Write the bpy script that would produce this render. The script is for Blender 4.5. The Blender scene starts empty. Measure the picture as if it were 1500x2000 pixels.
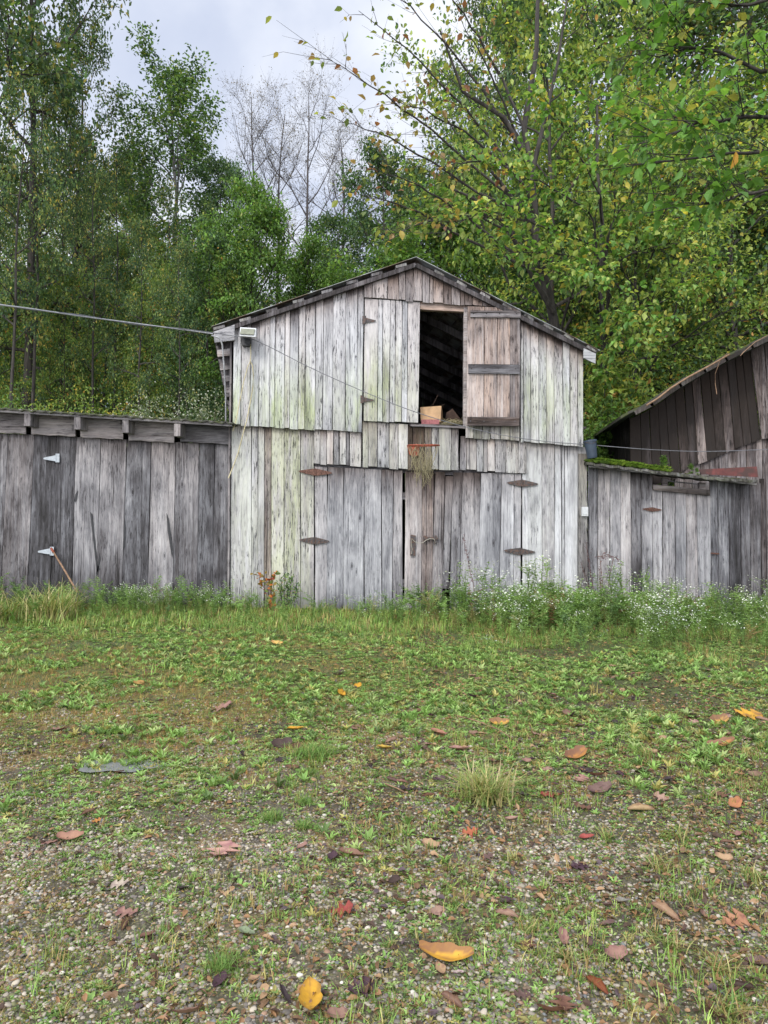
import bpy, math, random
import numpy as np
R = math.radians
sc = bpy.context.scene
C = sc.collection

# ------------------------------------------------------------------ camera
F = 1400.0; CX = 750.0; CY = 1000.0; HOR = 1070.0; CAMZ = 1.5
PITCH = math.atan((HOR - CY) / F)
cam = bpy.data.cameras.new('camera'); camo = bpy.data.objects.new('camera', cam); C.objects.link(camo)
camo.location = (0, 0, CAMZ); camo.rotation_euler = (R(90) + PITCH, 0, 0)
cam.sensor_fit = 'HORIZONTAL'; cam.sensor_width = 36; cam.lens = 36 * F / 1500
cam.clip_start = 0.05; cam.clip_end = 2000
sc.camera = camo

# ------------------------------------------------------------------ world, sun, exposure
SUN_EL, SUN_AZ = R(40), R(203)      # azimuth clockwise from +Y: behind the camera, a little left
sdir = (math.sin(SUN_AZ) * math.cos(SUN_EL), math.cos(SUN_AZ) * math.cos(SUN_EL), math.sin(SUN_EL))
w = bpy.data.worlds.new("World"); sc.world = w; w.use_nodes = True
nt = w.node_tree; nd = nt.nodes; lk = nt.links
for n in list(nd): nd.remove(n)
out = nd.new('ShaderNodeOutputWorld'); bg = nd.new('ShaderNodeBackground'); lk.new(bg.outputs[0], out.inputs[0])
bg.inputs['Strength'].default_value = 0.1
sky = nd.new('ShaderNodeTexSky'); sky.sky_type = 'NISHITA'; sky.sun_disc = False
sky.sun_elevation = SUN_EL; sky.sun_rotation = SUN_AZ
tc = nd.new('ShaderNodeTexCoord')
mp = nd.new('ShaderNodeMapping'); mp.inputs['Scale'].default_value = (1.0, 1.0, 1.9); mp.inputs['Location'].default_value = (0.35, 0.2, 0.1)
lk.new(tc.outputs['Generated'], mp.inputs[0])
n1 = nd.new('ShaderNodeTexNoise'); n1.inputs['Scale'].default_value = 2.2; n1.inputs['Detail'].default_value = 6; n1.inputs['Roughness'].default_value = 0.5; n1.inputs['Distortion'].default_value = 0.3
lk.new(mp.outputs[0], n1.inputs['Vector'])
cr = nd.new('ShaderNodeValToRGB'); lk.new(n1.outputs['Fac'], cr.inputs[0])
cr.color_ramp.elements[0].position = 0.36; cr.color_ramp.elements[0].color = (4.1, 4.7, 6.4, 1)
cr.color_ramp.elements[1].position = 0.66; cr.color_ramp.elements[1].color = (9.3, 9.5, 10.0, 1)
e = cr.color_ramp.elements.new(0.5); e.color = (5.9, 6.4, 7.7, 1)
# veiled sun: the cloud is brighter towards it
dot = nd.new('ShaderNodeVectorMath'); dot.operation = 'DOT_PRODUCT'; dot.inputs[1].default_value = sdir
lk.new(tc.outputs['Generated'], dot.inputs[0])
mr = nd.new('ShaderNodeMapRange'); mr.inputs['From Min'].default_value = 0.1; mr.inputs['From Max'].default_value = 1.0
mr.inputs['To Min'].default_value = 1.0; mr.inputs['To Max'].default_value = 4.2
lk.new(dot.outputs['Value'], mr.inputs['Value'])
vm = nd.new('ShaderNodeVectorMath'); vm.operation = 'SCALE'; lk.new(cr.outputs[0], vm.inputs[0]); lk.new(mr.outputs[0], vm.inputs['Scale'])
mx = nd.new('ShaderNodeMix'); mx.data_type = 'RGBA'; mx.inputs[0].default_value = 0.86
lk.new(sky.outputs[0], mx.inputs[6]); warm = nd.new('ShaderNodeMix'); warm.data_type = 'RGBA'; warm.inputs[6].default_value = (1, 1, 1, 1); warm.inputs[7].default_value = (1.05, 1.0, 0.90, 1)
mr2 = nd.new('ShaderNodeMapRange'); mr2.inputs['From Min'].default_value = 0.0; mr2.inputs['From Max'].default_value = 0.8; lk.new(dot.outputs['Value'], mr2.inputs['Value']); lk.new(mr2.outputs[0], warm.inputs[0])
vw = nd.new('ShaderNodeVectorMath'); vw.operation = 'MULTIPLY'; lk.new(vm.outputs[0], vw.inputs[0]); lk.new(warm.outputs[2], vw.inputs[1]); lk.new(vw.outputs[0], mx.inputs[7]); lk.new(mx.outputs[2], bg.inputs['Color'])

sun = bpy.data.lights.new('sun', 'SUN'); sun.energy = 1.5; sun.angle = R(12); sun.color = (1.0, 0.95, 0.87)
suno = bpy.data.objects.new('sun', sun); C.objects.link(suno)
from mathutils import Vector, Matrix, noise as mnoise
suno.rotation_euler = Vector(sdir).to_track_quat('Z', 'Y').to_euler()

sc.view_settings.view_transform = 'Standard'; sc.view_settings.look = 'None'
sc.view_settings.gamma = 1; sc.view_settings.exposure = 0.40
sc.cycles.max_bounces = 6; sc.cycles.diffuse_bounces = 3; sc.cycles.glossy_bounces = 2; sc.cycles.transmission_bounces = 3

# ------------------------------------------------------------------ pixel <-> place
CT, ST = math.cos(PITCH), math.sin(PITCH)
def P(px, py, Y):
    u = (px - CX) / F; v = (CY - py) / F
    y = CT - v * ST; k = Y / y
    return np.array([u * k, Y, CAMZ + (ST + v * CT) * k])

def _hash(ix, iy, s):
    h = (ix.astype(np.int64) * 374761393 + iy.astype(np.int64) * 668265263 + s * 974711) & 0xffffffff
    h = ((h ^ (h >> 13)) * 1274126177) & 0xffffffff
    h = h ^ (h >> 16)
    return (h & 0xffff) / 65535.0
def vnoise(x, y, s=0):
    x = np.asarray(x, float); y = np.asarray(y, float)
    ix = np.floor(x); iy = np.floor(y); fx = x - ix; fy = y - iy
    fx = fx * fx * (3 - 2 * fx); fy = fy * fy * (3 - 2 * fy)
    a = _hash(ix, iy, s); b = _hash(ix + 1, iy, s); c = _hash(ix, iy + 1, s); d = _hash(ix + 1, iy + 1, s)
    return (a * (1 - fx) + b * fx) * (1 - fy) + (c * (1 - fx) + d * fx) * fy
def fbm(x, y, s=0, o=4):
    t = 0; a = 0.5; n = 0
    for i in range(o):
        t = t + a * vnoise(x * 2 ** i, y * 2 ** i, s + i * 17); n += a; a *= 0.5
    return t / n
def sstep(a, b, x):
    t = np.clip((np.asarray(x, float) - a) / (b - a), 0, 1); return t * t * (3 - 2 * t)
def gz(x, y):
    x = np.asarray(x, float); y = np.asarray(y, float)
    yy = np.clip(y, -3, 12)
    z = 0.0643 * yy - 0.019 * np.clip(x, -12, 12) * np.clip(y / 10, 0, 1.2)
    z = z + 0.24 * np.clip(y - 16.5, 0, 60) + 0.12 * np.clip(y - 76, 0, 300)
    amp = 0.05 * (1 - sstep(8.6, 9.6, y)) + 0.5 * sstep(17, 30, y)
    z = z + (fbm(x * 0.9 + 3, y * 0.9, 5, 4) - 0.5) * amp
    return z
def G(px, py):
    lo, hi = 0.5, 9.9
    for _ in range(40):
        m = (lo + hi) / 2; p = P(px, py, m)
        if p[2] > gz(p[0], m): lo = m
        else: hi = m
    p = P(px, py, lo); p[2] = float(gz(p[0], lo)); return p
def pixof(x, y):
    z = gz(x, y); y = np.maximum(y, 0.3)
    v = (z - CAMZ) / y
    t = v; 
    c = (t * CT - ST) / (CT + t * ST)
    return CX + F * (x / y) / (CT + t * ST), CY - F * c

# ------------------------------------------------------------------ mesh helpers
def mesh_np(name, V, faces, mat, attrs=None, smooth=False):
    """faces: list of (M,k) int arrays"""
    me = bpy.data.meshes.new(name)
    V = np.asarray(V, np.float32)
    faces = [np.asarray(f, np.int32) for f in faces if len(f)]
    me.vertices.add(len(V)); me.vertices.foreach_set('co', V.ravel())
    nl = sum(f.size for f in faces); npoly = sum(len(f) for f in faces)
    me.loops.add(nl); me.polygons.add(npoly)
    me.loops.foreach_set('vertex_index', np.concatenate([f.ravel() for f in faces]))
    tot = np.concatenate([np.full(len(f), f.shape[1], np.int32) for f in faces])
    st = np.concatenate([[0], np.cumsum(tot)[:-1]]).astype(np.int32)
    me.polygons.foreach_set('loop_start', st)
    try: me.polygons.foreach_set('loop_total', tot)
    except Exception: pass
    me.polygons.foreach_set('use_smooth', np.full(npoly, bool(smooth)))
    for k, a in (attrs or {}).items():
        at = me.attributes.new(k, 'FLOAT_COLOR', 'POINT')
        a = np.asarray(a, np.float32)
        if a.shape[1] == 3: a = np.concatenate([a, np.ones((len(a), 1), np.float32)], 1)
        at.data.foreach_set('color', a.ravel())
    me.update(calc_edges=True); me.validate()
    me.materials.append(mat)
    return me
def tagp(o, label=None, cat=None, group=None, kind=None):
    if label: o['label'] = label
    if cat: o['category'] = cat
    if group: o['group'] = group
    if kind: o['kind'] = kind
    return o
def root(name, label, cat, loc, group=None):
    o = bpy.data.objects.new(name, None); C.objects.link(o); o.location = [float(v) for v in loc]
    o.empty_display_size = 0.1
    return tagp(o, label, cat, group)
def abspos(o):
    v = Vector(o.location)
    while o.parent: o = o.parent; v = v + Vector(o.location)
    return v
def part(name, me, parent, label=None):
    o = bpy.data.objects.new(name, me); C.objects.link(o); o.parent = parent
    o.location = -abspos(parent)      # part meshes are written in world coordinates
    if label: o['label'] = label
    return o
def solo(name, V, faces, mat, loc, label=None, cat=None, group=None, kind=None, attrs=None, smooth=False):
    V = np.asarray(V, float) - np.asarray(loc, float)
    o = bpy.data.objects.new(name, mesh_np(name, V, faces, mat, attrs, smooth)); C.objects.link(o)
    o.location = [float(v) for v in loc]
    return tagp(o, label, cat, group, kind)

class MB:
    """collects shapes; A and B are per-vertex colour attributes"""
    def __init__(s): s.V = []; s.F = {}; s.A = []; s.B = []; s.n = 0
    def add(s, V, faces, a=(0.5, 0, 0, 1), b=(0, 0, 0, 1)):
        V = np.asarray(V, float); m = len(V); s.V.append(V)
        a = np.asarray(a, float); b = np.asarray(b, float)
        if a.ndim == 1: a = np.tile(a, (m, 1))
        if b.ndim == 1: b = np.tile(b, (m, 1))
        if a.shape[1] == 3: a = np.concatenate([a, np.ones((m, 1))], 1)
        if b.shape[1] == 3: b = np.concatenate([b, np.ones((m, 1))], 1)
        s.A.append(a); s.B.append(b)
        for f in faces: s.F.setdefault(len(f), []).append([i + s.n for i in f])
        s.n += m
    def addnp(s, V, farr, a, b=None):
        m = len(V); s.V.append(V); a = np.asarray(a, float)
        if a.shape[1] == 3: a = np.concatenate([a, np.ones((m, 1))], 1)
        s.A.append(a); s.B.append(np.zeros((m, 4)) if b is None else b)
        s.F.setdefault(farr.shape[1], []).extend((farr + s.n).tolist()); s.n += m
    def mesh(s, name, mat, smooth=False):
        return mesh_np(name, np.concatenate(s.V), [np.array(v) for v in s.F.values()], mat,
                       {'ca': np.concatenate(s.A), 'cb': np.concatenate(s.B)}, smooth)
    def part(s, name, mat, parent, label=None, smooth=False): return part(name, s.mesh(name, mat, smooth), parent, label)
    def solo(s, name, mat, loc, label=None, cat=None, group=None, kind=None, smooth=False):
        me = s.mesh(name, mat, smooth); o = bpy.data.objects.new(name, me); C.objects.link(o)
        me.transform(Matrix.Translation(-Vector([float(v) for v in loc]))); o.location = [float(v) for v in loc]
        return tagp(o, label, cat, group, kind)
    # ---- shapes
    def box(s, p0, p1, **k):
        x0, y0, z0 = np.minimum(p0, p1); x1, y1, z1 = np.maximum(p0, p1)
        s.hexa([(x0, y0, z0), (x1, y0, z0), (x1, y1, z0), (x0, y1, z0), (x0, y0, z1), (x1, y0, z1), (x1, y1, z1), (x0, y1, z1)], **k)
    def hexa(s, V, **k):
        s.add(V, [(0, 3, 2, 1), (4, 5, 6, 7), (0, 1, 5, 4), (1, 2, 6, 5), (2, 3, 7, 6), (3, 0, 4, 7)], **k)
    def beam(s, e0, e1, wd, ht, up=(0, 0, 1), **k):
        e0 = np.array(e0, float); e1 = np.array(e1, float); d = e1 - e0; d /= np.linalg.norm(d)
        sd = np.cross(d, up); sd /= np.linalg.norm(sd); u = np.cross(sd, d)
        q = []
        for p in (e0, e1):
            for i, j in ((-1, -1), (1, -1), (1, 1), (-1, 1)): q.append(p + sd * i * wd / 2 + u * j * ht / 2)
        s.add(q, [(0, 3, 2, 1), (4, 5, 6, 7), (0, 1, 5, 4), (1, 2, 6, 5), (2, 3, 7, 6), (3, 0, 4, 7)], **k)
    def poly(s, pts, Y, th, **k):
        """outline in pixels at depth Y, extruded th away from the camera"""
        n = len(pts); V = [P(x, y, Y) for x, y in pts] + [P(x, y, Y) + np.array([0, th, 0]) for x, y in pts]
        s.add(V, [tuple(range(n))[::-1], tuple(range(n, 2 * n))] + [(i, (i + 1) % n, n + (i + 1) % n, n + i) for i in range(n)], **k)
    def tube(s, pts, rad, sides=6, **k):
        pts = np.asarray(pts, float); n = len(pts); rad = np.broadcast_to(np.asarray(rad, float), (n,))
        T = np.gradient(pts, axis=0); T /= np.linalg.norm(T, axis=1)[:, None] + 1e-9
        ref = np.array([0.0, 0.0, 1.0]) if abs(T[0][2]) < 0.9 else np.array([1.0, 0, 0])
        S = np.cross(T, ref); S /= np.linalg.norm(S, axis=1)[:, None] + 1e-9; U = np.cross(S, T)
        an = np.arange(sides) * 2 * math.pi / sides
        V = pts[:, None, :] + rad[:, None, None] * (np.cos(an)[None, :, None] * S[:, None, :] + np.sin(an)[None, :, None] * U[:, None, :])
        V = V.reshape(-1, 3)
        i = np.arange(n - 1)[:, None] * sides; j = np.arange(sides)[None, :]; j2 = (j + 1) % sides
        f = np.stack([i + j, i + j2, i + sides + j2, i + sides + j], -1).reshape(-1, 4)
        a = np.asarray(k.get('a', (0.5, 0, 0, 1)), float)
        s.addnp(V, f, np.tile(a, (len(V), 1)), np.tile(np.asarray(k.get('b', (0, 0, 0, 1)), float), (len(V), 1)))
        if k.get('cap', True):
            s.F.setdefault(sides, []).append([s.n - len(V) + q for q in range(sides)])
            s.F[sides].append([s.n - 1 - q for q in range(sides)])
    def lathe(s, prof, axis0, axis1, sides=20, **k):
        """prof: list of (t along axis, radius)"""
        a = np.array(axis0, float); b = np.array(axis1, float); d = b - a; L = np.linalg.norm(d); d /= L
        ref = np.array([0, 1.0, 0]) if abs(d[1]) < 0.8 else np.array([1.0, 0, 0])
        S = np.cross(d, ref); S /= np.linalg.norm(S); U = np.cross(S, d)
        V = []
        for t, r in prof:
            for q in range(sides):
                an = 2 * math.pi * q / sides; V.append(a + d * L * t + r * (math.cos(an) * S + math.sin(an) * U))
        fs = []
        for i in range(len(prof) - 1):
            for q in range(sides):
                fs.append((i * sides + q, i * sides + (q + 1) % sides, (i + 1) * sides + (q + 1) % sides, (i + 1) * sides + q))
        s.add(V, fs, **k)

# ------------------------------------------------------------------ materials
def newmat(name):
    m = bpy.data.materials.new(name); m.use_nodes = True
    return m, m.node_tree.nodes, m.node_tree.links, m.node_tree.nodes['Principled BSDF']
def N(nd, t, **k):
    n = nd.new(t)
    for a, v in k.items():
        if a.startswith('i_'):
            n.inputs[a[2:].replace('_', ' ')].default_value = v
        else: setattr(n, a, v)
    return n
def math_(nd, lk, op, a, b=None, clamp=False):
    n = nd.new('ShaderNodeMath'); n.operation = op; n.use_clamp = clamp
    for i, v in enumerate((a, b)):
        if v is None: continue
        if isinstance(v, (int, float)): n.inputs[i].default_value = v
        else: lk.new(v, n.inputs[i])
    return n.outputs[0]
def mixc(nd, lk, f, a, b, blend='MIX'):
    n = nd.new('ShaderNodeMix'); n.data_type = 'RGBA'; n.blend_type = blend
    for i, v in ((0, f), (6, a), (7, b)):
        if isinstance(v, (int, float, tuple)): n.inputs[i].default_value = v
        else: lk.new(v, n.inputs[i])
    return n.outputs[2]
def ramp(nd, lk, f, stops, interp='LINEAR'):
    n = nd.new('ShaderNodeValToRGB'); n.color_ramp.interpolation = interp
    el = n.color_ramp.elements
    while len(el) < len(stops): el.new(0.5)
    for e, (p, c) in zip(el, stops): e.position = p; e.color = (c[0], c[1], c[2], 1) if isinstance(c, tuple) else (c, c, c, 1)
    lk.new(f, n.inputs[0]); return n.outputs[0]

def wood_material(name, flake=1.0, flat=False):
    """weathered board: ca = (tone, warm, moss), cb = (seed, top stain and painted shade, bottom rot and painted shade)"""
    m, nd, lk, bs = newmat(name)
    tc = N(nd, 'ShaderNodeTexCoord'); A = N(nd, 'ShaderNodeAttribute', attribute_name='ca'); B = N(nd, 'ShaderNodeAttribute', attribute_name='cb')
    sa = N(nd, 'ShaderNodeSeparateColor'); lk.new(A.outputs['Color'], sa.inputs[0])
    sb = N(nd, 'ShaderNodeSeparateColor'); lk.new(B.outputs['Color'], sb.inputs[0])
    seed = math_(nd, lk, 'MULTIPLY', sb.outputs[0], 37.0)
    cmb = N(nd, 'ShaderNodeCombineXYZ'); lk.new(seed, cmb.inputs[0]); lk.new(seed, cmb.inputs[1]); lk.new(seed, cmb.inputs[2])
    va = N(nd, 'ShaderNodeVectorMath', operation='ADD'); lk.new(tc.outputs['Object'], va.inputs[0]); lk.new(cmb.outputs[0], va.inputs[1])
    def noise(scale, detail, rough=0.55, nscale=1.0, dist=0.0):
        if flat: scale = (scale[2], scale[1], scale[0])      # boards lying level: the grain runs sideways
        mp = N(nd, 'ShaderNodeMapping'); mp.inputs['Scale'].default_value = scale; lk.new(va.outputs[0], mp.inputs[0])
        n = N(nd, 'ShaderNodeTexNoise'); n.inputs['Scale'].default_value = nscale; n.inputs['Detail'].default_value = detail
        n.inputs['Roughness'].default_value = rough; n.inputs['Distortion'].default_value = dist
        lk.new(mp.outputs[0], n.inputs['Vector']); return n.outputs['Fac']
    broad = noise((5, 4, 0.9), 4, 0.6)
    streak = noise((26, 8, 0.7), 5, 0.6, dist=0.25)
    fine = noise((75, 30, 5.0), 5, 0.75)
    blot = noise((3.0, 3, 1.5), 4, 0.6, dist=0.6)
    fleck = noise((62, 20, 6.5), 5, 0.75)
    patch = noise((3.2, 3, 0.9), 3)
    crackn = noise((45, 10, 0.55), 3, 0.5)
    # tone
    t = math_(nd, lk, 'ADD', sa.outputs[0], math_(nd, lk, 'MULTIPLY', math_(nd, lk, 'SUBTRACT', broad, 0.5), 0.75))
    t = math_(nd, lk, 'ADD', t, math_(nd, lk, 'MULTIPLY', math_(nd, lk, 'SUBTRACT', blot, 0.5), 0.9 - 0.45 * flake))
    t = math_(nd, lk, 'ADD', t, math_(nd, lk, 'MULTIPLY', math_(nd, lk, 'SUBTRACT', streak, 0.5), 0.58))
    t = math_(nd, lk, 'ADD', t, math_(nd, lk, 'MULTIPLY', math_(nd, lk, 'SUBTRACT', fine, 0.5), 0.72))
    # flakes of dark raw wood
    fl = math_(nd, lk, 'MULTIPLY', ramp(nd, lk, fleck, [(0.56, 0.0), (0.62, 1.0)]), ramp(nd, lk, patch, [(0.36, 0.15), (0.56, 1.0)]))
    t = math_(nd, lk, 'SUBTRACT', t, math_(nd, lk, 'MULTIPLY', fl, 0.6 * flake))
    # cracks along the grain
    ck = ramp(nd, lk, crackn, [(0.30, 1.0), (0.335, 0.0)])
    t = math_(nd, lk, 'SUBTRACT', t, math_(nd, lk, 'MULTIPLY', ck, 0.35))
    # knots
    mk = N(nd, 'ShaderNodeMapping'); mk.inputs['Scale'].default_value = (7.0, 0.01, 2.3); lk.new(va.outputs[0], mk.inputs[0])
    vo = N(nd, 'ShaderNodeTexVoronoi'); vo.inputs['Scale'].default_value = 1.0; lk.new(mk.outputs[0], vo.inputs['Vector'])
    kn = ramp(nd, lk, vo.outputs['Distance'], [(0.045, 1.0), (0.085, 0.15), (0.105, 0.45), (0.16, 0.0)])
    t = math_(nd, lk, 'SUBTRACT', t, math_(nd, lk, 'MULTIPLY', kn, 0.38))
    # water stains from the top, rot from the bottom; both also carry painted shade
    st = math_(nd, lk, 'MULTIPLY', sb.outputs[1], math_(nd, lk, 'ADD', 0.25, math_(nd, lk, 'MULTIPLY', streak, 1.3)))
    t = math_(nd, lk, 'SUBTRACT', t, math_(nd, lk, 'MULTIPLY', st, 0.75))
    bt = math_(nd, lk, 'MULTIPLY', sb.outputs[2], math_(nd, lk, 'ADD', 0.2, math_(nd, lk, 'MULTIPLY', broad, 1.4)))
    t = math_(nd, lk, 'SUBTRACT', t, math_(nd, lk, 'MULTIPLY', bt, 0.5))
    col = ramp(nd, lk, t, [(0.0, (0.019, 0.018, 0.018)), (0.22, (0.057, 0.055, 0.060)), (0.45, (0.150, 0.152, 0.164)), (0.7, (0.312, 0.312, 0.322)), (1.0, (0.515, 0.517, 0.530))])
    wf = math_(nd, lk, 'MULTIPLY', sa.outputs[1], ramp(nd, lk, streak, [(0.3, 1.0), (0.75, 0.25)]), clamp=True)
    wf = math_(nd, lk, 'ADD', wf, math_(nd, lk, 'MULTIPLY', st, 0.9), clamp=True)
    col = mixc(nd, lk, wf, col, mixc(nd, lk, 1.0, col, (1.25, 0.86, 0.62, 1), 'MULTIPLY'))
    mossn = noise((9, 3, 1.1), 4, 0.7)
    mo = math_(nd, lk, 'MULTIPLY', sa.outputs[2], ramp(nd, lk, mossn, [(0.36, 0.1), (0.56, 1.0)]), clamp=True)
    mo = math_(nd, lk, 'MULTIPLY', mo, ramp(nd, lk, fine, [(0.3, 0.5), (0.6, 1.0)]), clamp=True)
    col = mixc(nd, lk, mo, col, mixc(nd, lk, 1.0, col, (0.76, 0.87, 0.46, 1), 'MULTIPLY'))
    lk.new(col, bs.inputs['Base Color']); bs.inputs['Roughness'].default_value = 0.82
    bs.inputs['Specular IOR Level'].default_value = 0.25
    h = math_(nd, lk, 'ADD', math_(nd, lk, 'MULTIPLY', fine, 0.6), math_(nd, lk, 'ADD', streak, math_(nd, lk, 'MULTIPLY', math_(nd, lk, 'ADD', ck, fl), -0.8)))
    bp = N(nd, 'ShaderNodeBump'); bp.inputs['Strength'].default_value = 0.6; bp.inputs['Distance'].default_value = 0.008
    lk.new(h, bp.inputs['Height']); lk.new(bp.outputs[0], bs.inputs['Normal'])
    return m
M_WOOD = wood_material('weathered_wood', 1.0)
M_WOOD2 = wood_material('bare_grey_wood', 0.45)
M_WOODH = wood_material('level_board_wood', 0.45, True)

def plain(name, col, rough=0.7, metal=0.0, var=0.25, scale=20, spec=0.4, rust=None, bump=0.002):
    m, nd, lk, bs = newmat(name)
    tc = N(nd, 'ShaderNodeTexCoord'); n = N(nd, 'ShaderNodeTexNoise'); n.inputs['Scale'].default_value = scale; n.inputs['Detail'].default_value = 5
    lk.new(tc.outputs['Object'], n.inputs['Vector'])
    c2 = tuple(v * (1 - var) for v in col); c3 = tuple(min(1, v * (1 + var)) for v in col)
    c = ramp(nd, lk, n.outputs['Fac'], [(0.3, c2), (0.7, c3)])
    if rust:
        n2 = N(nd, 'ShaderNodeTexNoise'); n2.inputs['Scale'].default_value = scale * 0.6; n2.inputs['Detail'].default_value = 6; lk.new(tc.outputs['Object'], n2.inputs['Vector'])
        c = mixc(nd, lk, ramp(nd, lk, n2.outputs['Fac'], [(0.45, 0.0), (0.6, 1.0)]), c, (*rust, 1))
    lk.new(c, bs.inputs['Base Color']); bs.inputs['Roughness'].default_value = rough; bs.inputs['Metallic'].default_value = metal
    bs.inputs['Specular IOR Level'].default_value = spec
    bp = N(nd, 'ShaderNodeBump'); bp.inputs['Strength'].default_value = 0.4; bp.inputs['Distance'].default_value = bump
    lk.new(n.outputs['Fac'], bp.inputs['Height']); lk.new(bp.outputs[0], bs.inputs['Normal'])
    return m
M_RUST = plain('rusty_iron', (0.11, 0.055, 0.04), 0.8, 0.2, 0.5, 60)
M_DARKIRON = plain('dark_iron', (0.055, 0.05, 0.05), 0.65, 0.3, 0.4, 60, rust=(0.10, 0.06, 0.045))
M_GALV = plain('zinc_plate', (0.34, 0.37, 0.40), 0.6, 0.0, 0.15, 40)
M_ROOF = plain('weathered_sheet_metal', (0.30, 0.31, 0.31), 0.55, 0.3, 0.3, 8, rust=(0.12, 0.085, 0.06))
M_ROOFDARK = plain('mossy_roofing', (0.045, 0.045, 0.035), 0.9, 0, 0.5, 14, rust=(0.05, 0.06, 0.02))
M_REDMETAL = plain('red_brown_sheet', (0.12, 0.035, 0.03), 0.6, 0.1, 0.35, 12, rust=(0.06, 0.03, 0.025))
M_CARD = plain('cardboard', (0.42, 0.27, 0.15), 0.9, 0, 0.2, 14)
M_CARDIN = plain('brown_cardboard', (0.05, 0.03, 0.022), 0.9, 0, 0.3, 20)
M_PINK = plain('faded_red_paper', (0.25, 0.09, 0.09), 0.8, 0, 0.3, 40)
M_ORANGE = plain('orange_paint', (0.26, 0.055, 0.025), 0.6, 0, 0.35, 40, rust=(0.16, 0.045, 0.02))
M_ROPE = plain('yellow_cord', (0.42, 0.37, 0.22), 0.6, 0, 0.2, 60)
M_WHITEROPE = plain('white_rope', (0.32, 0.30, 0.25), 0.8, 0, 0.3, 90)
M_CABLE = plain('grey_cable', (0.12, 0.12, 0.13), 0.5, 0, 0.2, 30)
M_CABLEL = plain('light_cable', (0.38, 0.38, 0.39), 0.45, 0, 0.2, 30)
M_BLUE = plain('blue_grey_plastic', (0.028, 0.042, 0.062), 0.45, 0, 0.25, 9)
M_BOXGREY = plain('grey_plastic', (0.45, 0.46, 0.46), 0.5, 0, 0.12, 20)
M_LAMP = plain('olive_grey_metal', (0.16, 0.165, 0.12), 0.5, 0.2, 0.25, 20)
M_BLACK = plain('black_plastic', (0.018, 0.018, 0.02), 0.5, 0, 0.2, 20)
M_STRAW = plain('dry_straw', (0.24, 0.21, 0.12), 0.8, 0, 0.3, 60)
M_HANDLE = plain('old_tool_handle', (0.20, 0.12, 0.07), 0.7, 0, 0.35, 30)

def bark_material(name, c1, c2):
    m, nd, lk, bs = newmat(name)
    tc = N(nd, 'ShaderNodeTexCoord'); mp = N(nd, 'ShaderNodeMapping'); mp.inputs['Scale'].default_value = (9, 9, 1.6); lk.new(tc.outputs['Object'], mp.inputs[0])
    n = N(nd, 'ShaderNodeTexNoise'); n.inputs['Scale'].default_value = 1.6; n.inputs['Detail'].default_value = 6; lk.new(mp.outputs[0], n.inputs['Vector'])
    lk.new(ramp(nd, lk, n.outputs['Fac'], [(0.35, c1), (0.65, c2)]), bs.inputs['Base Color']); bs.inputs['Roughness'].default_value = 0.9
    bp = N(nd, 'ShaderNodeBump'); bp.inputs['Strength'].default_value = 0.8; bp.inputs['Distance'].default_value = 0.03
    lk.new(n.outputs['Fac'], bp.inputs['Height']); lk.new(bp.outputs[0], bs.inputs['Normal']); return m
M_BARK = bark_material('dark_bark', (0.014, 0.011, 0.009), (0.05, 0.043, 0.035))
M_BARKG = bark_material('grey_bark', (0.07, 0.065, 0.06), (0.20, 0.19, 0.175))

M_BARKT = bark_material('bare_tree_bark', (0.03, 0.026, 0.028), (0.075, 0.064, 0.062))

def leaf_material(name, trans=0.35, rough=0.5, spec=0.35):
    m, nd, lk, bs = newmat(name)
    A = N(nd, 'ShaderNodeAttribute', attribute_name='ca')
    lk.new(A.outputs['Color'], bs.inputs['Base Color']); bs.inputs['Roughness'].default_value = rough; bs.inputs['Specular IOR Level'].default_value = spec
    if trans > 0:
        tr = N(nd, 'ShaderNodeBsdfTranslucent')
        g = mixc(nd, lk, 1.0, A.outputs['Color'], (1.3, 1.25, 0.7, 1), 'MULTIPLY'); lk.new(g, tr.inputs['Color'])
        ms = N(nd, 'ShaderNodeMixShader'); ms.inputs[0].default_value = trans
        lk.new(bs.outputs[0], ms.inputs[1]); lk.new(tr.outputs[0], ms.inputs[2])
        lk.new(ms.outputs[0], nd['Material Output'].inputs['Surface'])
    return m
M_LEAF = leaf_material('leaf', 0.45)
M_WEED = leaf_material('weed_leaf', 0.25)
M_DEAD = leaf_material('dead_leaf', 0.12, 0.6)
M_STONE = leaf_material('stone', 0.0, 0.75, 0.3)

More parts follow.
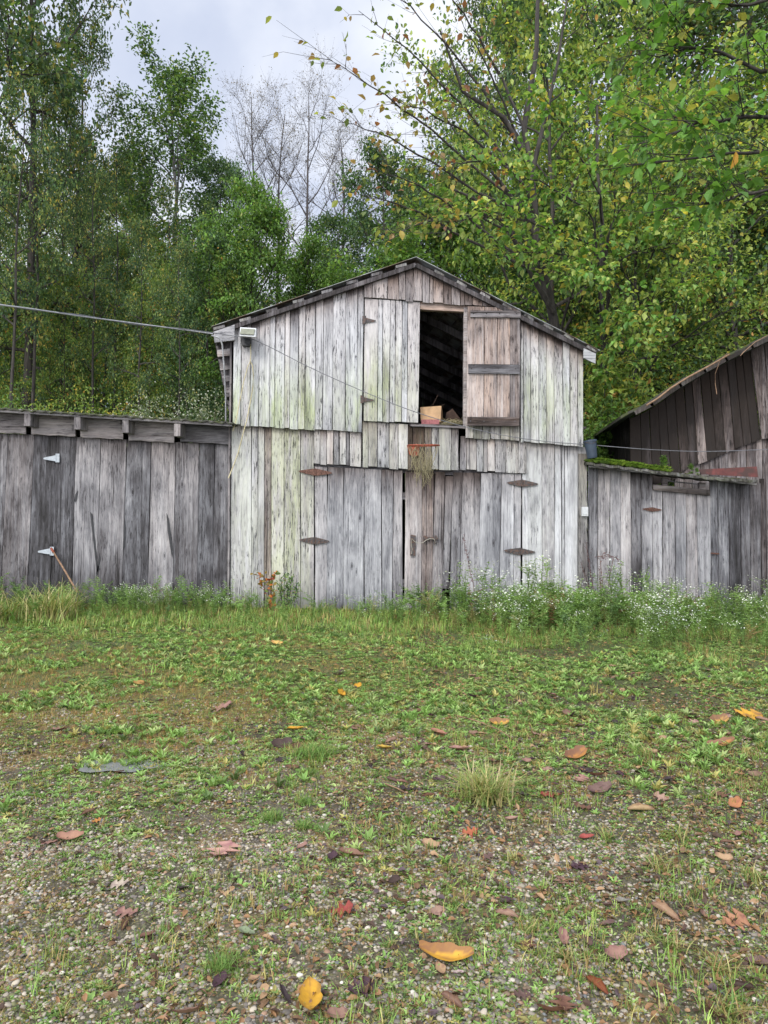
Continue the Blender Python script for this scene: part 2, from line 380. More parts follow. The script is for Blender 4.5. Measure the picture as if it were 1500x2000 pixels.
# ------------------------------------------------------------------ ground
def weights(x, y):
    """gravel, rusty moss, green sod, bare dark dirt"""
    px, py = pixof(x, y)
    # real places on the ground: worn gravel drive crossing from the left, sod towards the barn
    n = fbm(x * 1.7, y * 1.7, 11, 4); n2 = fbm(x * 4.1, y * 4.1, 23, 4); n3 = fbm(x * 0.8, y * 0.8, 31, 3)
    edge = 4.6 - 0.10 * (x + 1) + (n - 0.5) * 5.0 - 0.25 * np.clip(x - 0.5, 0, 4)
    grav = 1 - sstep(-0.7, 0.8, y - edge)
    grav = grav * (1 - 0.55 * sstep(0.4, 1.8, x + (n - 0.5) * 2)) * (0.55 + 0.45 * sstep(0.35, 0.6, n2))
    rust = sstep(0.32, 0.55, n) * sstep(4.0, 4.6, y) * (1 - sstep(7.2, 8.6, y)) * (1 - sstep(-1.4, 1.2, x + (n2 - .5) * 2)) 
    rust = np.clip(rust + 0.5 * sstep(0.55, 0.7, n2) * (1 - sstep(5, 7, y)), 0, 1)
    green = np.clip(sstep(4.4, 6.5, y + (n - 0.5) * 2) * 0.85 + 0.25 * sstep(0.45, 0.65, n3), 0, 1)
    dirt = sstep(0.5, 0.68, fbm(x * 2.3 + 9, y * 2.3, 47, 4)) * (0.4 + 0.6 * sstep(0, 1.5, x))
    return grav, rust, green, dirt
def axis_coords(lo, hi, d0, grow, start=0.0):
    c = [start]; d = d0
    while c[-1] < hi: c.append(c[-1] + d); d = d * grow if abs(c[-1] - start) > 3.2 else d
    c2 = [start]; d = d0
    while c2[-1] > lo: c2.append(c2[-1] - d); d = d * grow if abs(c2[-1] - start) > 3.2 else d
    return np.array(c2[::-1][:-1] + c)
gx = axis_coords(-260, 260, 0.03, 1.05)
yy_ = [-6.0, -3, -1, 0.2, 0.8, 1.2]; d = 0.028
while yy_[-1] < 420:
    yy_.append(yy_[-1] + d)
    if yy_[-1] > 5.5: d *= 1.035
gy = np.array(yy_)
XX, YY = np.meshgrid(gx, gy); ZZ = gz(XX, YY) + (fbm(XX * 14, YY * 14, 3, 3) - 0.5) * 0.02 * (YY < 12)
nx, ny = len(gx), len(gy)
V = np.stack([XX, YY, ZZ], -1).reshape(-1, 3)
ii = np.arange(ny - 1)[:, None] * nx + np.arange(nx - 1)[None, :]
Fg = np.stack([ii, ii + 1, ii + nx + 1, ii + nx], -1).reshape(-1, 4)
wg = np.stack(weights(V[:, 0], V[:, 1]), -1)
def ground_material():
    m, nd, lk, bs = newmat('earth_and_gravel')
    tc = N(nd, 'ShaderNodeTexCoord'); A = N(nd, 'ShaderNodeAttribute', attribute_name='ca')
    sa = N(nd, 'ShaderNodeSeparateColor'); lk.new(A.outputs['Color'], sa.inputs[0])
    def nz(s, d=5, r=0.6):
        n = N(nd, 'ShaderNodeTexNoise'); n.inputs['Scale'].default_value = s; n.inputs['Detail'].default_value = d; n.inputs['Roughness'].default_value = r
        lk.new(tc.outputs['Object'], n.inputs['Vector']); return n.outputs['Fac']
    a = nz(45); b = nz(9); c = nz(160, 3)
    vo = N(nd, 'ShaderNodeTexVoronoi'); vo.inputs['Scale'].default_value = 75; lk.new(tc.outputs['Object'], vo.inputs['Vector'])
    dirt = ramp(nd, lk, a, [(0.3, (0.020, 0.015, 0.011)), (0.7, (0.085, 0.066, 0.044))])
    grav = mixc(nd, lk, 0.5, ramp(nd, lk, vo.outputs['Distance'], [(0.1, (0.25, 0.21, 0.15)), (0.6, (0.035, 0.03, 0.022))]), ramp(nd, lk, b, [(0.3, (0.05, 0.042, 0.03)), (0.7, (0.14, 0.12, 0.085))]))
    rust = ramp(nd, lk, a, [(0.3, (0.10, 0.06, 0.02)), (0.55, (0.24, 0.15, 0.045)), (0.75, (0.32, 0.24, 0.08))])
    green = ramp(nd, lk, c, [(0.3, (0.03, 0.04, 0.012)), (0.7, (0.085, 0.12, 0.03))])
    col = mixc(nd, lk, sa.outputs[0], dirt, grav)
    def mask(w, n, lo=0.35):
        return math_(nd, lk, 'MULTIPLY', w, ramp(nd, lk, n, [(lo, 0.0), (lo + 0.2, 1.0)]), clamp=True)
    col = mixc(nd, lk, mask(sa.outputs[1], b), col, rust)
    col = mixc(nd, lk, mask(sa.outputs[2], a, 0.32), col, green)
    lk.new(col, bs.inputs['Base Color']); bs.inputs['Roughness'].default_value = 0.85; bs.inputs['Specular IOR Level'].default_value = 0.3
    bp = N(nd, 'ShaderNodeBump'); bp.inputs['Strength'].default_value = 0.8; bp.inputs['Distance'].default_value = 0.012
    lk.new(math_(nd, lk, 'ADD', a, math_(nd, lk, 'MULTIPLY', vo.outputs['Distance'], -0.5)), bp.inputs['Height']); lk.new(bp.outputs[0], bs.inputs['Normal'])
    return m
g = solo('ground', V, [Fg], ground_material(), (0, 0, 0), kind='structure', attrs={'ca': wg[:, :3]}, smooth=True)
g['label'] = 'worn gravel drive turning to mossy sod before the barn'

# ------------------------------------------------------------------ boards
rng = random.Random(7)
def lerp(a, b, t): return a + (b - a) * t
def fy(v, x):
    """v: number, function or list of (x,y) points"""
    if callable(v): return v(x)
    if isinstance(v, (list, tuple)):
        return float(np.interp(x, [p[0] for p in v], [p[1] for p in v]))
    return v
def board(mb, xt0, xt1, yt, xb0, xb1, yb, Y, tone=0.6, warm=0.1, moss=0.0, top=0.3, bot=0.3, th=0.022, jit=0.006, seg=None, lean=0.0, toplen=30, botlen=28, mossband=None, midwarp=0.5):
    """one board, outline in pixels on the wall plane at depth Y"""
    seed = rng.random()
    Yb = Y + rng.uniform(-jit, jit); tilt = rng.uniform(-jit, jit) * 0.7
    g_ = 0.45
    n = seg or max(4, int(abs(fy(yb, xb0) - fy(yt, xt0)) / 18))
    tl, tr = fy(yt, xt0), fy(yt, xt1); bl, br = fy(yb, xb0), fy(yb, xb1)
    if jit: 
        q = rng.uniform(-1.6, 1.6); bl += q; br += q + rng.uniform(-0.5, 0.5)
    ph1, ph2 = rng.random() * 6, rng.random() * 6
    V = []; A = []; B = []
    for i in range(n + 1):
        t = i / n
        xl = lerp(xt0, xb0, t) + g_ + midwarp * math.sin(ph1 + t * 5) * 0.6; xr = lerp(xt1, xb1, t) - g_ + midwarp * math.sin(ph2 + t * 4) * 0.6
        yl = lerp(tl, bl, t); yr = lerp(tr, br, t)
        yc = Yb + tilt * math.sin(ph1 + t * 3) 
        e = 0.004
        pl = P(xl, yl, yc + lean * t); pr = P(xr, yr, yc + lean * t)
        V += [pl + [0, th, 0], pl + [0, e, 0], pl + [e, 0, 0], pr + [-e, 0, 0], pr + [0, e, 0], pr + [0, th, 0]]
        dpt = (yl + yr) / 2 - (tl + tr) / 2; dpb = (bl + br) / 2 - (yl + yr) / 2
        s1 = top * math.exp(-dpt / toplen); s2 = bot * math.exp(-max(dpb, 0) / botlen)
        mo = moss
        if mossband:
            mo = moss * math.exp(-(((yl + yr) / 2 - mossband[0]) / mossband[1]) ** 2)
        A += [(tone, warm, mo, 1)] * 6; B += [(seed, s1, s2, 1)] * 6
    fs = []
    for i in range(n):
        a = i * 6; b = a + 6
        for k in range(5): fs.append((a + k, b + k, b + k + 1, a + k + 1))
        fs.append((a + 5, b + 5, b, a))
    fs.append((5, 4, 3, 2, 1, 0)[::-1]); q = n * 6; fs.append((q, q + 1, q + 2, q + 3, q + 4, q + 5)[::-1])
    mb.add(V, fs, a=np.array(A), b=np.array(B))
def wall(mb, xt, yt, xb=None, yb=0, Y=10, tones=None, tone=0.6, tv=0.12, **k):
    xb = xb or xt
    ws = k.pop('warms', None); w0 = k.pop('warm', 0.1); m0 = k.pop('moss', 0.0); t0 = k.pop('top', 0.3); b0 = k.pop('bot', 0.3); ms = k.pop('mosses', None)
    for i in range(len(xt) - 1):
        tn = tones[i] if tones else tone + rng.uniform(-tv, tv)
        board(mb, xt[i], xt[i + 1], yt, xb[i], xb[i + 1], yb, Y, tone=tn, warm=(ws[i] if ws else max(0, w0 + rng.uniform(-0.1, 0.15))),
              moss=(ms[i] if ms else m0 * rng.uniform(0.4, 1.3)), top=t0 * rng.uniform(0.3, 1.5), bot=b0 * rng.uniform(0.4, 1.5), **k)

# ================================================================== MAIN BARN
barn = root('barn', 'tall weathered grey plank barn with gable roof and open loft door, in the middle', 'barn', (0, 10, float(gz(0, 10))))
ROOFL = [(415, 643), (812, 507)]; ROOFR = [(812, 507), (1168, 688)]
def roof_y(x): return float(np.interp(x, [415, 812, 1168], [650, 515, 694]))
DX = -0.18     # the barn's depth runs back and slightly left
def back(p, d): return np.asarray(p, float) + np.array([DX * d, d, 0])

mb = MB()   # upper siding left of the loft doors
xs = [456, 472, 490, 507, 528, 538, 557, 567, 584, 597, 617, 632, 651, 676, 699, 711]
wall(mb, xs, lambda x: roof_y(x) + 3, [x - 2 if x < 700 else x - 4 for x in xs], [(455, 829), (540, 836), (620, 839), (705, 845)], Y=9.93, tone=0.80, tv=0.09, warm=0.05, moss=0.85, top=0.8, bot=0.3, toplen=18, mossband=(800, 75))  # dark board tops also paint the shadow band under the roof edge
mb.part('upper_siding', M_WOOD, barn, 'pale flaking upper boards with green lichen')
mb = MB()   # upper siding right
xs = [1016, 1022, 1036, 1052, 1067, 1082, 1099, 1113, 1128, 1139]
wall(mb, xs, lambda x: roof_y(x) + 3, [x + 1 for x in xs], [(1010, 862), (1140, 872)], Y=9.93, tone=0.82, tv=0.07, warm=0.08, moss=0.7, top=1.1, bot=0.3, toplen=18, mossband=(790, 90))  # top darkening includes painted shadow from the roof edge
wall(mb, [909, 925, 942, 958, 978, 996, 1015], 822, None, [(905, 856), (1015, 861)], Y=9.93, tone=0.68, warm=0.2, moss=0.5, top=0.4, bot=0.2, toplen=10)
mb.part('upper_siding', M_WOOD, barn)
mb = MB()   # gable
xs = [711, 727, 757, 779, 792, 807, 825, 839, 846, 866, 882, 899, 907, 923, 942, 951, 973, 995, 1018]
wall(mb, xs, lambda x: roof_y(x) + 3, None, [(711, 581), (760, 584), (830, 590), (900, 595), (960, 599), (1018, 604)], Y=9.90, tone=0.68, tv=0.1, warm=0.45, moss=0.0, top=1.0, bot=0.15, toplen=20)
mb.part('gable_siding', M_WOOD, barn)
mb = MB()   # lower wall left of the doors
xs = [449, 491, 504, 516, 530, 555, 587, 613]
wall(mb, [452] + xs[1:], [(450, 826), (612, 838)], xs, [(449, 1196), (614, 1204)], Y=10.0, tones=[0.84, 0.80, 0.74, 0.55, 0.80, 0.74, 0.68], warms=[0.1, 0.1, 0.1, 0.7, 0.2, 0.2, 0.2], mosses=[0.3, 0.3, 0.3, 0.3, 0.6, 0.75, 0.4], top=0.35, bot=0.8, toplen=14)  # bottom darkening includes painted contact shade along the ground
board(mb, 446, 450, 832, 443, 448, 1196, 9.96, tone=0.5, warm=0.4, top=0.2, bot=0.5)
mb.part('lower_siding', M_WOOD, barn, 'whitish flaking lower boards left of the doors')
mb = MB()   # lower wall right of the doors
xs = [1020, 1059, 1083, 1097, 1103, 1129, 1146]
wall(mb, xs, [(1019, 862), (1148, 874)], None, [(1019, 1206), (1150, 1208)], Y=10.0, tones=[0.78, 0.74, 0.80, 0.7, 0.82, 0.72], warm=0.03, moss=0.1, top=0.3, bot=0.8, toplen=14)  # contact shade at the wall foot painted in with the bottom stain
mb.part('lower_siding', M_WOOD2, barn, 'silver lower boards right of the doors')
mb = MB()   # band over the doors
xs = [612, 625, 638, 651, 663, 676, 683, 706]
wall(mb, xs, [(612, 836), (706, 842)], None, [(612, 905), (706, 911)], Y=9.97, tones=[0.78, 0.66, 0.8, 0.55, 0.8, 0.4, 0.78], warm=0.25, moss=0.2, top=0.45, bot=0.15, toplen=12)
xs = [708, 719, 737, 760, 778, 797]
wall(mb, xs, [(706, 823), (800, 829)], None, [(706, 911), (800, 917)], Y=9.96, tones=[0.72, 0.62, 0.60, 0.74, 0.78], warm=0.15, moss=0.35, top=0.3, bot=0.15, toplen=18)
xs = [793, 806, 829, 843, 857, 881, 896]
wall(mb, xs, [(793, 829), (905, 834)], None, [(793, 917), (905, 919)], Y=9.975, tones=[0.34, 0.36, 0.56, 0.70, 0.74, 0.66], warms=[1.0, 1.0, .6, .1, .1, .1], moss=0.5, top=0.5, bot=0.15, toplen=30)
board(mb, 899, 911, 852, 898, 911, 919, 9.975, tone=0.5, warm=0.1, top=0.5, bot=0.2)
xs = [911, 931, 945, 952, 967, 988, 1012, 1029]
wall(mb, xs, [(905, 854), (1030, 862)], None, [(912, 918), (1030, 925)], Y=9.97, tones=[0.72, 0.68, 0.55, 0.78, 0.72, 0.74, 0.78], warm=0.15, moss=0.2, top=0.4, bot=0.1, toplen=12)
mb.part('header_siding', M_WOOD, barn)
# corner board
mb = MB(); board(mb, 1130, 1147, 886, 1131, 1149, 1210, 9.95, tone=0.55, warm=0.3, moss=0.3, top=0.3, bot=0.3, th=0.03)
mb.part('corner_board', M_WOOD, barn)

# double doors
mb = MB()
wall(mb, [615, 640, 672, 712, 746, 768, 787], [(612, 911), (790, 919)], [614, 637, 669, 711, 745, 767, 786], [(612, 1208), (790, 1206)], Y=10.0, tones=[0.66, 0.60, 0.66, 0.66, 0.62, 0.56], warm=0.04, top=0.6, bot=0.8, toplen=26, midwarp=1.2)  # door foot darkened: stain plus painted contact shade
dl = mb.part('door', M_WOOD2, barn, 'left leaf of the grey plank double door')
mb = MB()
xt = [791, 824, 849, 870, 885, 903, 939, 979, 1004, 1018]; xb = [790, 823, 843, 863, 877, 897, 934, 975, 1003, 1018]
tn = [0.72, 0.46, 0.52, 0.57, 0.50, 0.60, 0.63, 0.72, 0.72]; wm = [0.3, 0.7, 0.4, 0.2, 0.15, 0.1, 0.0, 0.0, 0.05]
for i in range(9):
    ybt = {3: 1150}.get(i, fy([(790, 1200), (1020, 1209)], xb[i]))
    board(mb, xt[i], xt[i + 1], (fy([(790, 920), (1020, 926)], xt[i]) + (8 if i == 3 else 0)), xb[i], xb[i + 1], ybt, 10.0, tone=tn[i], warm=wm[i], top=0.7 if i < 6 else 0.2, bot=0.8, toplen=35, midwarp=1.0)  # board feet darkened by stain and painted contact shade
dr = mb.part('door', M_WOOD2, barn, 'right leaf of the grey plank double door, a hole at its foot')
mb = MB()   # rails behind the doors and the wall frame
for y in (960, 1130):
    mb.beam(P(612, y, 10.06), P(1020, y + 20, 10.06), 0.05, 0.1, a=(0.35, 0.3, 0, 1))
mb.beam(P(450, 900, 10.09), P(1148, 930, 10.09), 0.06, 0.14, a=(0.3, 0.3, 0, 1))
mb.part('frame', M_WOODH, barn)

def strap(mb, cx, cy, half, hh, Y, slope=0.05, th=0.006):
    pts = [(-half, 0), (-half * 0.9, -hh * 0.28), (-half * 0.15, -hh), (half * 0.15, -hh), (half * 0.9, -hh * 0.28), (half, 0), (half * 0.9, hh * 0.28), (half * 0.15, hh), (-half * 0.15, hh), (-half * 0.9, hh * 0.28)]
    mb.poly([(cx + x, cy + y + x * slope) for x, y in pts], Y, th)
    a = P(cx, cy - hh * 1.1, Y - 0.006); b = P(cx, cy + hh * 1.1, Y - 0.006); mb.tube([a, b], 0.009, 8)
    for q in (-0.65, -0.35, 0.35, 0.65):
        p = P(cx + q * half, cy + q * half * slope, Y); mb.lathe([(0, 0.011), (0.7, 0.009), (1, 0.0)], p, p - np.array([0, 0.007, 0]), 8)
for (cx, cy, h_, mat, par, lab) in ((616, 922, 33, M_RUST, dl, 'rust-red strap hinge'), (614, 1056, 30, M_DARKIRON, dl, 'grey strap hinge'),
                                    (1021, 944, 31, M_DARKIRON, dr, 'dark strap hinge'), (1015, 1077, 31, M_DARKIRON, dr, 'dark strap hinge')):
    mb = MB(); strap(mb, cx, cy, h_, 6.5, 9.975); mb.part('hinge', mat, par, lab)
mb = MB(); mb.poly([(802, 1044), (812, 1046), (811, 1086), (801, 1085)], 9.965, 0.02); mb.part('latch_plate', M_DARKIRON, dr)
mb = MB()
mb.poly([(826, 1048), (857, 1050), (857, 1054), (826, 1053)], 9.95, 0.012); mb.poly([(828, 1046), (833, 1046), (832, 1060), (827, 1060)], 9.96, 0.02); mb.poly([(849, 1046), (853, 1046), (853, 1062), (848, 1062)], 9.96, 0.02)
mb.part('bolt', M_DARKIRON, dr)
mb = MB(); mb.tube([P(x, y, 9.945) for x, y in ((804, 1052), (810, 1058), (818, 1061), (826, 1060), (832, 1055), (840, 1052), (848, 1053), (850, 1060), (850, 1066))], 0.0045, 6)
mb.tube([P(x, y, 9.945) for x, y in ((804, 1052), (803, 1062), (805, 1072), (804, 1082))], 0.004, 6)
mb.part('rope', M_WHITEROPE, dr, smooth=True)

# loft doors
mb = MB()
wall(mb, [712, 739, 748, 763, 773, 786, 797, 821], [(711, 583), (821, 590)], [710, 737, 747, 760, 770, 784, 795, 817], [(710, 821), (817, 827)], Y=9.925, tone=0.80, tv=0.07, warm=0.08, moss=0.8, top=0.15, bot=0.15, mossband=(770, 80), jit=0.004)
ld = mb.part('loft_door', M_WOOD, barn, 'closed left loft door')
for (x, y) in ((708, 625), (704, 780)):
    mb = MB(); mb.poly([(x, y - 8), (x + 6, y - 8), (x + 6, y + 7), (x, y + 7)], 9.905, 0.006)
    mb.poly([(x + 6, y - 4.5), (x + 26, y + 0.5), (x + 26, y + 2.5), (x + 6, y + 5)], 9.905, 0.006)
    a, b = P(x + 6, y - 8, 9.9), P(x + 6, y + 7, 9.9); mb.tube([a, b], 0.008, 8); mb.part('hinge', M_DARKIRON, ld)
mb = MB()
wall(mb, [913, 946, 972, 997, 1017], [(912, 598), (1017, 602)], [911, 945, 970, 996, 1015], [(910, 830), (1015, 832)], Y=9.86, tones=[0.70, 0.58, 0.64, 0.44], warms=[0.75, 0.9, 0.9, 0.7], top=0.3, bot=0.5, botlen=14, jit=0.003)
lo = mb.part('loft_door', M_WOOD2, barn, 'open loft door, warm brown inside face with three battens')
for (x0, x1, y0, y1, tt, wv) in ((919, 1017, 606, 619, 0.34, 0.5), (915, 1015, 711, 729, 0.30, 0.15), (913, 1014, 814, 831, 0.22, 1.0)):
    mb = MB(); board_y = 9.83
    V = [P(x0, y0, board_y), P(x1, y0 + 1, board_y), P(x1, y1 + 1, board_y), P(x0, y1, board_y)]
    V = V + [v + np.array([0, 0.028, 0]) for v in V]
    s_ = rng.random()
    mb.add(V, [(0, 1, 2, 3)[::-1], (4, 5, 6, 7), (0, 1, 5, 4), (1, 2, 6, 5), (2, 3, 7, 6), (3, 0, 4, 7)], a=(tt, wv, 0, 1), b=(s_, 0, 0, 1))
    for kx in (0.06, 0.32, 0.58, 0.92):
        p = P(lerp(x0, x1, kx), (y0 + y1) / 2, board_y); mb.lathe([(0, 0.010), (1, 0.0)], p, p - np.array([0, 0.004, 0]), 6, a=(0.05, 0.3, 0, 1))
    mb.part('batten', M_WOODH, lo)
# loft frame: lintel, jambs, sill, floor
mb = MB()
mb.poly([(820, 590), (914, 594), (914, 609), (820, 604)], 9.95, 0.08, a=(0.62, 1.0, 0, 1), b=(0.3, 0.2, 0, 1))
mb.poly([(906, 600), (913, 600), (911, 832), (905, 832)], 9.94, 0.09, a=(0.6, 0.5, 0, 1), b=(0.6, 0, 0, 1))
mb.poly([(800, 827), (912, 832), (912, 837), (800, 832)], 9.945, 0.08, a=(0.35, 0.5, 0, 1), b=(0.8, 0, 0, 1))
mb.part('loft_frame', M_WOODH, barn)
ZL = float(P(860, 829, 10)[2])
mb = MB()
f0, f1 = P(452, 832, 10.06), P(1146, 832, 10.06)
for i in range(22):
    t0, t1 = i / 22, (i + 1) / 22 - 0.002
    a_ = lerp(f0, f1, t0); b_ = lerp(f0, f1, t1); a_[2] = b_[2] = ZL - 0.02
    c_, d_ = back(b_, 5.3), back(a_, 5.3)
    mb.hexa([a_ - [0, 0, .03], b_ - [0, 0, .03], c_ - [0, 0, .03], d_ - [0, 0, .03], a_, b_, c_, d_], a=(0.2, 0.4, 0, 1), b=(rng.random(), 0, 0, 1))
mb.part('loft_floor', M_WOOD2, barn)
# side and back walls
def sidewall(mb, pa, za, pb, zb, zt_a, zt_b, n, tone, **k):
    for i in range(n):
        t0, t1 = i / n, (i + 1) / n - 0.004
        a = lerp(np.array(pa, float), np.array(pb, float), t0); b = lerp(np.array(pa, float), np.array(pb, float), t1)
        nrm = np.array([-(b - a)[1], (b - a)[0], 0]); nrm /= np.linalg.norm(nrm); off = nrm * 0.025; j = nrm * rng.uniform(-0.004, 0.004)
        A = [np.array([*(a + j)[:2], za]), np.array([*(b + j)[:2], zb])]; T = [np.array([*(a + j)[:2], lerp(zt_a, zt_b, t0)]), np.array([*(b + j)[:2], lerp(zt_a, zt_b, t1)])]
        mb.hexa([A[0], A[1], A[1] + off, A[0] + off, T[0], T[1], T[1] + off, T[0] + off], a=(tone + rng.uniform(-.1, .1), 0.3, 0, 1), b=(rng.random(), 0.1, 0.2, 1), **k)
blx = P(450, 900, 10.03)[0]; brx = P(1140, 900, 10.03)[0]
zl_top = P(456, roof_y(456), 10)[2]; zr_top = P(1139, roof_y(1139), 10)[2]; zrid = P(812, 515, 10)[2]; xrid = P(812, 515, 10)[0]
gb = float(gz(0, 10)) - 0.15
mb = MB()
sidewall(mb, (blx, 10.03, 0), gb, back((blx, 10.03, 0), 5.4), gb, zl_top - 0.02, zl_top - 0.02, 22, 0.5)
mb.part('side_wall', M_WOOD2, barn)
mb = MB()
sidewall(mb, (brx, 10.03, 0), gb, back((brx, 10.03, 0), 5.4), gb, zr_top - 0.02, zr_top - 0.02, 22, 0.5)
mb.part('side_wall', M_WOOD2, barn)
mb = MB(); p0, p1, pr_ = back((blx, 10.03, 0), 5.4), back((brx, 10.03, 0), 5.4), back((xrid, 10.03, 0), 5.4)
sidewall(mb, p0, gb, pr_, gb, zl_top - .02, zrid - .02, 12, 0.45); sidewall(mb, pr_, gb, p1, gb, zrid - .02, zr_top - .02, 12, 0.45)
mb.part('rear_wall', M_WOOD2, barn)
# roof
def corrugated(mb, eave, ridge, depth, n=150, th=0.006, amp=0.011, pitch=0.075, dx=DX):
    V = []; m = 9
    for i in range(n + 1):
        d_ = depth * i / n
        for j in range(m):
            t = j / (m - 1); p = lerp(np.array(eave), np.array(ridge), t) + np.array([dx * d_, d_, 0])
            nz_ = amp * math.sin(2 * math.pi * d_ / pitch); V.append(p + np.array([0, 0, nz_]))
    V = np.array(V); top = V; bot = V - np.array([0, 0, th]); nn = len(V)
    fs = []
    for i in range(n):
        for j in range(m - 1):
            a = i * m + j; fs.append((a, a + 1, a + m + 1, a + m)); fs.append((nn + a, nn + a + m, nn + a + m + 1, nn + a + 1))
    for i in range(n):
        a = i * m; fs.append((a, a + m, nn + a + m, nn + a)); a = i * m + m - 1; fs.append((a + m, a, nn + a, nn + a + m))
    for j in range(m - 1):
        fs.append((j + 1, j, nn + j, nn + j + 1)); a = n * m + j; fs.append((a, a + 1, nn + a + 1, nn + a))
    mb.add(np.concatenate([top, bot]), fs)
YF = 9.84
EL, RG, ER = P(413, 637, YF), P(813, 501, YF), P(1172, 684, YF)
roofp = MB(); corrugated(roofp, EL, RG, 5.9); corrugated(roofp, ER, RG, 5.9)
rf = roofp.part('roof', M_ROOF, barn, 'thin corrugated sheet roof on purlins')
mb = MB()   # purlins
for (x, y) in ((428, 638), (479, 622), (531, 604), (583, 586), (639, 567), (688, 549), (736, 533), (784, 517)):
    a = P(x, y, 9.855); b = back(a, 5.65); a[2] -= .010; b[2] -= .010; mb.beam(a, b, 0.16, 0.038, up=(-0.34, 0, 1), a=(0.40 * rng.uniform(.7, 1.2), 0.3, 0.2, 1), b=(rng.random(), 0, 0, 1))
for (x, y) in ((858, 532), (902, 553), (948, 575), (992, 597), (1034, 618), (1072, 637), (1112, 657), (1156, 680)):
    a = P(x, y, 9.855); b = back(a, 5.65); a[2] -= .010; b[2] -= .010; mb.beam(a, b, 0.15, 0.038, up=(0.51, 0, 1), a=(0.40 * rng.uniform(.7, 1.2), 0.3, 0.3, 1), b=(rng.random(), 0, 0, 1))
mb.part('purlins', M_WOOD2, rf)
mb = MB()   # rafters with their tails
for d_ in (0.0, 0.75, 1.5, 2.3, 3.1, 3.9, 4.7, 5.3):
    for (x0, y0, up) in ((419, 655, 1), (1163, 696, -1)):
        a = back(P(x0, y0 - (0 if d_ else 3), 9.875), d_); b = back(P(812, 521 - (0 if d_ else 3), 9.875), d_); mb.beam(a, b, 0.045, 0.11 if d_ else 0.06, up=(0, 0, 1), a=(0.4 if d_ else 0.15, 0.4, 0, 1), b=(rng.random(), 0, 0, 1))  # front pair toned darker to paint the shadow under the sheet edge
mb.part('rafters', M_WOOD2, rf)
mb = MB()   # fascia pieces at both eaves
mb.poly([(417, 648), (458, 634), (458, 664), (419, 669)], 9.84, 0.03, a=(0.66, 0.1, 0, 1), b=(.4, 0, 0, 1)); mb.part('fascia', M_WOODH, rf)
mb = MB(); mb.poly([(1140, 680), (1164, 691), (1163, 710), (1140, 699)], 9.84, 0.03, a=(0.78, 0.0, 0.1, 1), b=(.7, 0, 0, 1)); mb.part('fascia', M_WOODH, rf)
for k_, d_ in enumerate((0.5, 1.3, 2.1, 3.0)):
    mb = MB(); a = back(P(421, 672, 9.9), d_); b = back(P(452, 668, 9.9), d_); mb.beam(a, b, 0.03, 0.10, a=(0.55, 0.4, 0, 1), b=(rng.random(), 0, 0, 1)); mb.part('eave_block', M_WOODH, rf)

# ---- things on and around the barn
o = root('cardboard_box', 'tan cardboard box sitting in the open loft doorway', 'box', P(845, 827, 10.2))
mb = MB(); a = P(822, 824, 10.12); b = P(860, 824, 10.12); h_ = 0.21
V = [a, b, b + [0.06, .3, 0], a + [0.06, .3, 0]]; V = V + [v + np.array([0.0, 0, h_]) for v in V]; V[4] = V[4] + [-.01, 0, .0]; V[5] = V[5] + [.015, .0, 0.02]
mb.hexa(V); mb.part('carton', M_CARD, o)
mb = MB(); q = V[5]; mb.hexa([q, q + [.05, .04, .03], q + [.06, .3, .02], q + [0.01, .3, 0], q + [0, 0, .006], q + [.05, .04, .036], q + [.06, .3, .026], q + [.01, .3, .006]]); mb.part('flap', M_CARDIN, o)
mb = MB(); mb.box(P(823, 828.5, 10.04), P(857, 821, 10.11)); mb.solo('paper_bundle', M_PINK, P(840, 828, 10.08), 'faded red and white bundle in front of the tan cardboard box', 'bundle')
mb = MB(); 
for i in range(60):
    x = rng.uniform(872, 905); a = P(x, 829, 10.12 + rng.random() * .2); mb.tube([a, a + [rng.uniform(-.1, .1), rng.uniform(-.1, .1), rng.uniform(0.01, .09)], a + [rng.uniform(-.2, .2), rng.uniform(-.1, .1), 0.0]], 0.004, 4)
mb.solo('straw_heap', M_STRAW, P(888, 829, 10.2), 'small heap of dry straw at the right of the loft sill', 'straw')
mb = MB(); mb.tube([P(845, 792, 10.4), P(856, 770, 10.5)], 0.005, 5)
mb.hexa([P(868, 826, 10.45), P(905, 826, 10.45), P(905, 826, 10.9), P(868, 826, 10.9), P(872, 806, 10.5), P(884, 798, 10.5), P(884, 798, 10.9), P(872, 806, 10.9)])
mb.solo('crate', M_CARDIN, P(886, 829, 10.6), 'dark brown crate behind the straw in the loft', 'crate')
# hoop
o = root('basketball_hoop', 'small rusty orange basketball hoop hung over the double doors', 'hoop', P(826, 872, 9.95))
mb = MB(); cpt = P(827, 870, 9.70); rr = 0.215
mb.tube([cpt + [rr * math.cos(t), rr * math.sin(t), rr * math.sin(t) * .11] for t in np.linspace(0, 2 * math.pi, 33)], 0.010, 8, cap=False)
mb.part('rim', M_ORANGE, o, smooth=True)
mb = MB(); mb.poly([(795, 871), (819, 871), (818, 889), (808, 892), (800, 888)], 9.93, 0.02)
mb.tube([P(800, 872, 9.93), P(800, 871, 9.75)], 0.008, 6); mb.tube([P(818, 872, 9.93), P(818, 871, 9.6)], 0.008, 6)
mb.part('bracket', M_ORANGE, o)
mb = MB(); nl = 12
for i in range(nl):
    for s_ in (-1, 1):
        pts = []
        for t in np.linspace(0, 1, 5):
            an = 2 * math.pi * (i + s_ * t * 1.2) / nl; r_ = lerp(rr, 0.10, t); pts.append(cpt + [r_ * math.cos(an), r_ * math.sin(an), -0.34 * t])
        mb.tube(pts, 0.0025, 4)
mb.part('net', M_STRAW, o)
mb = MB()
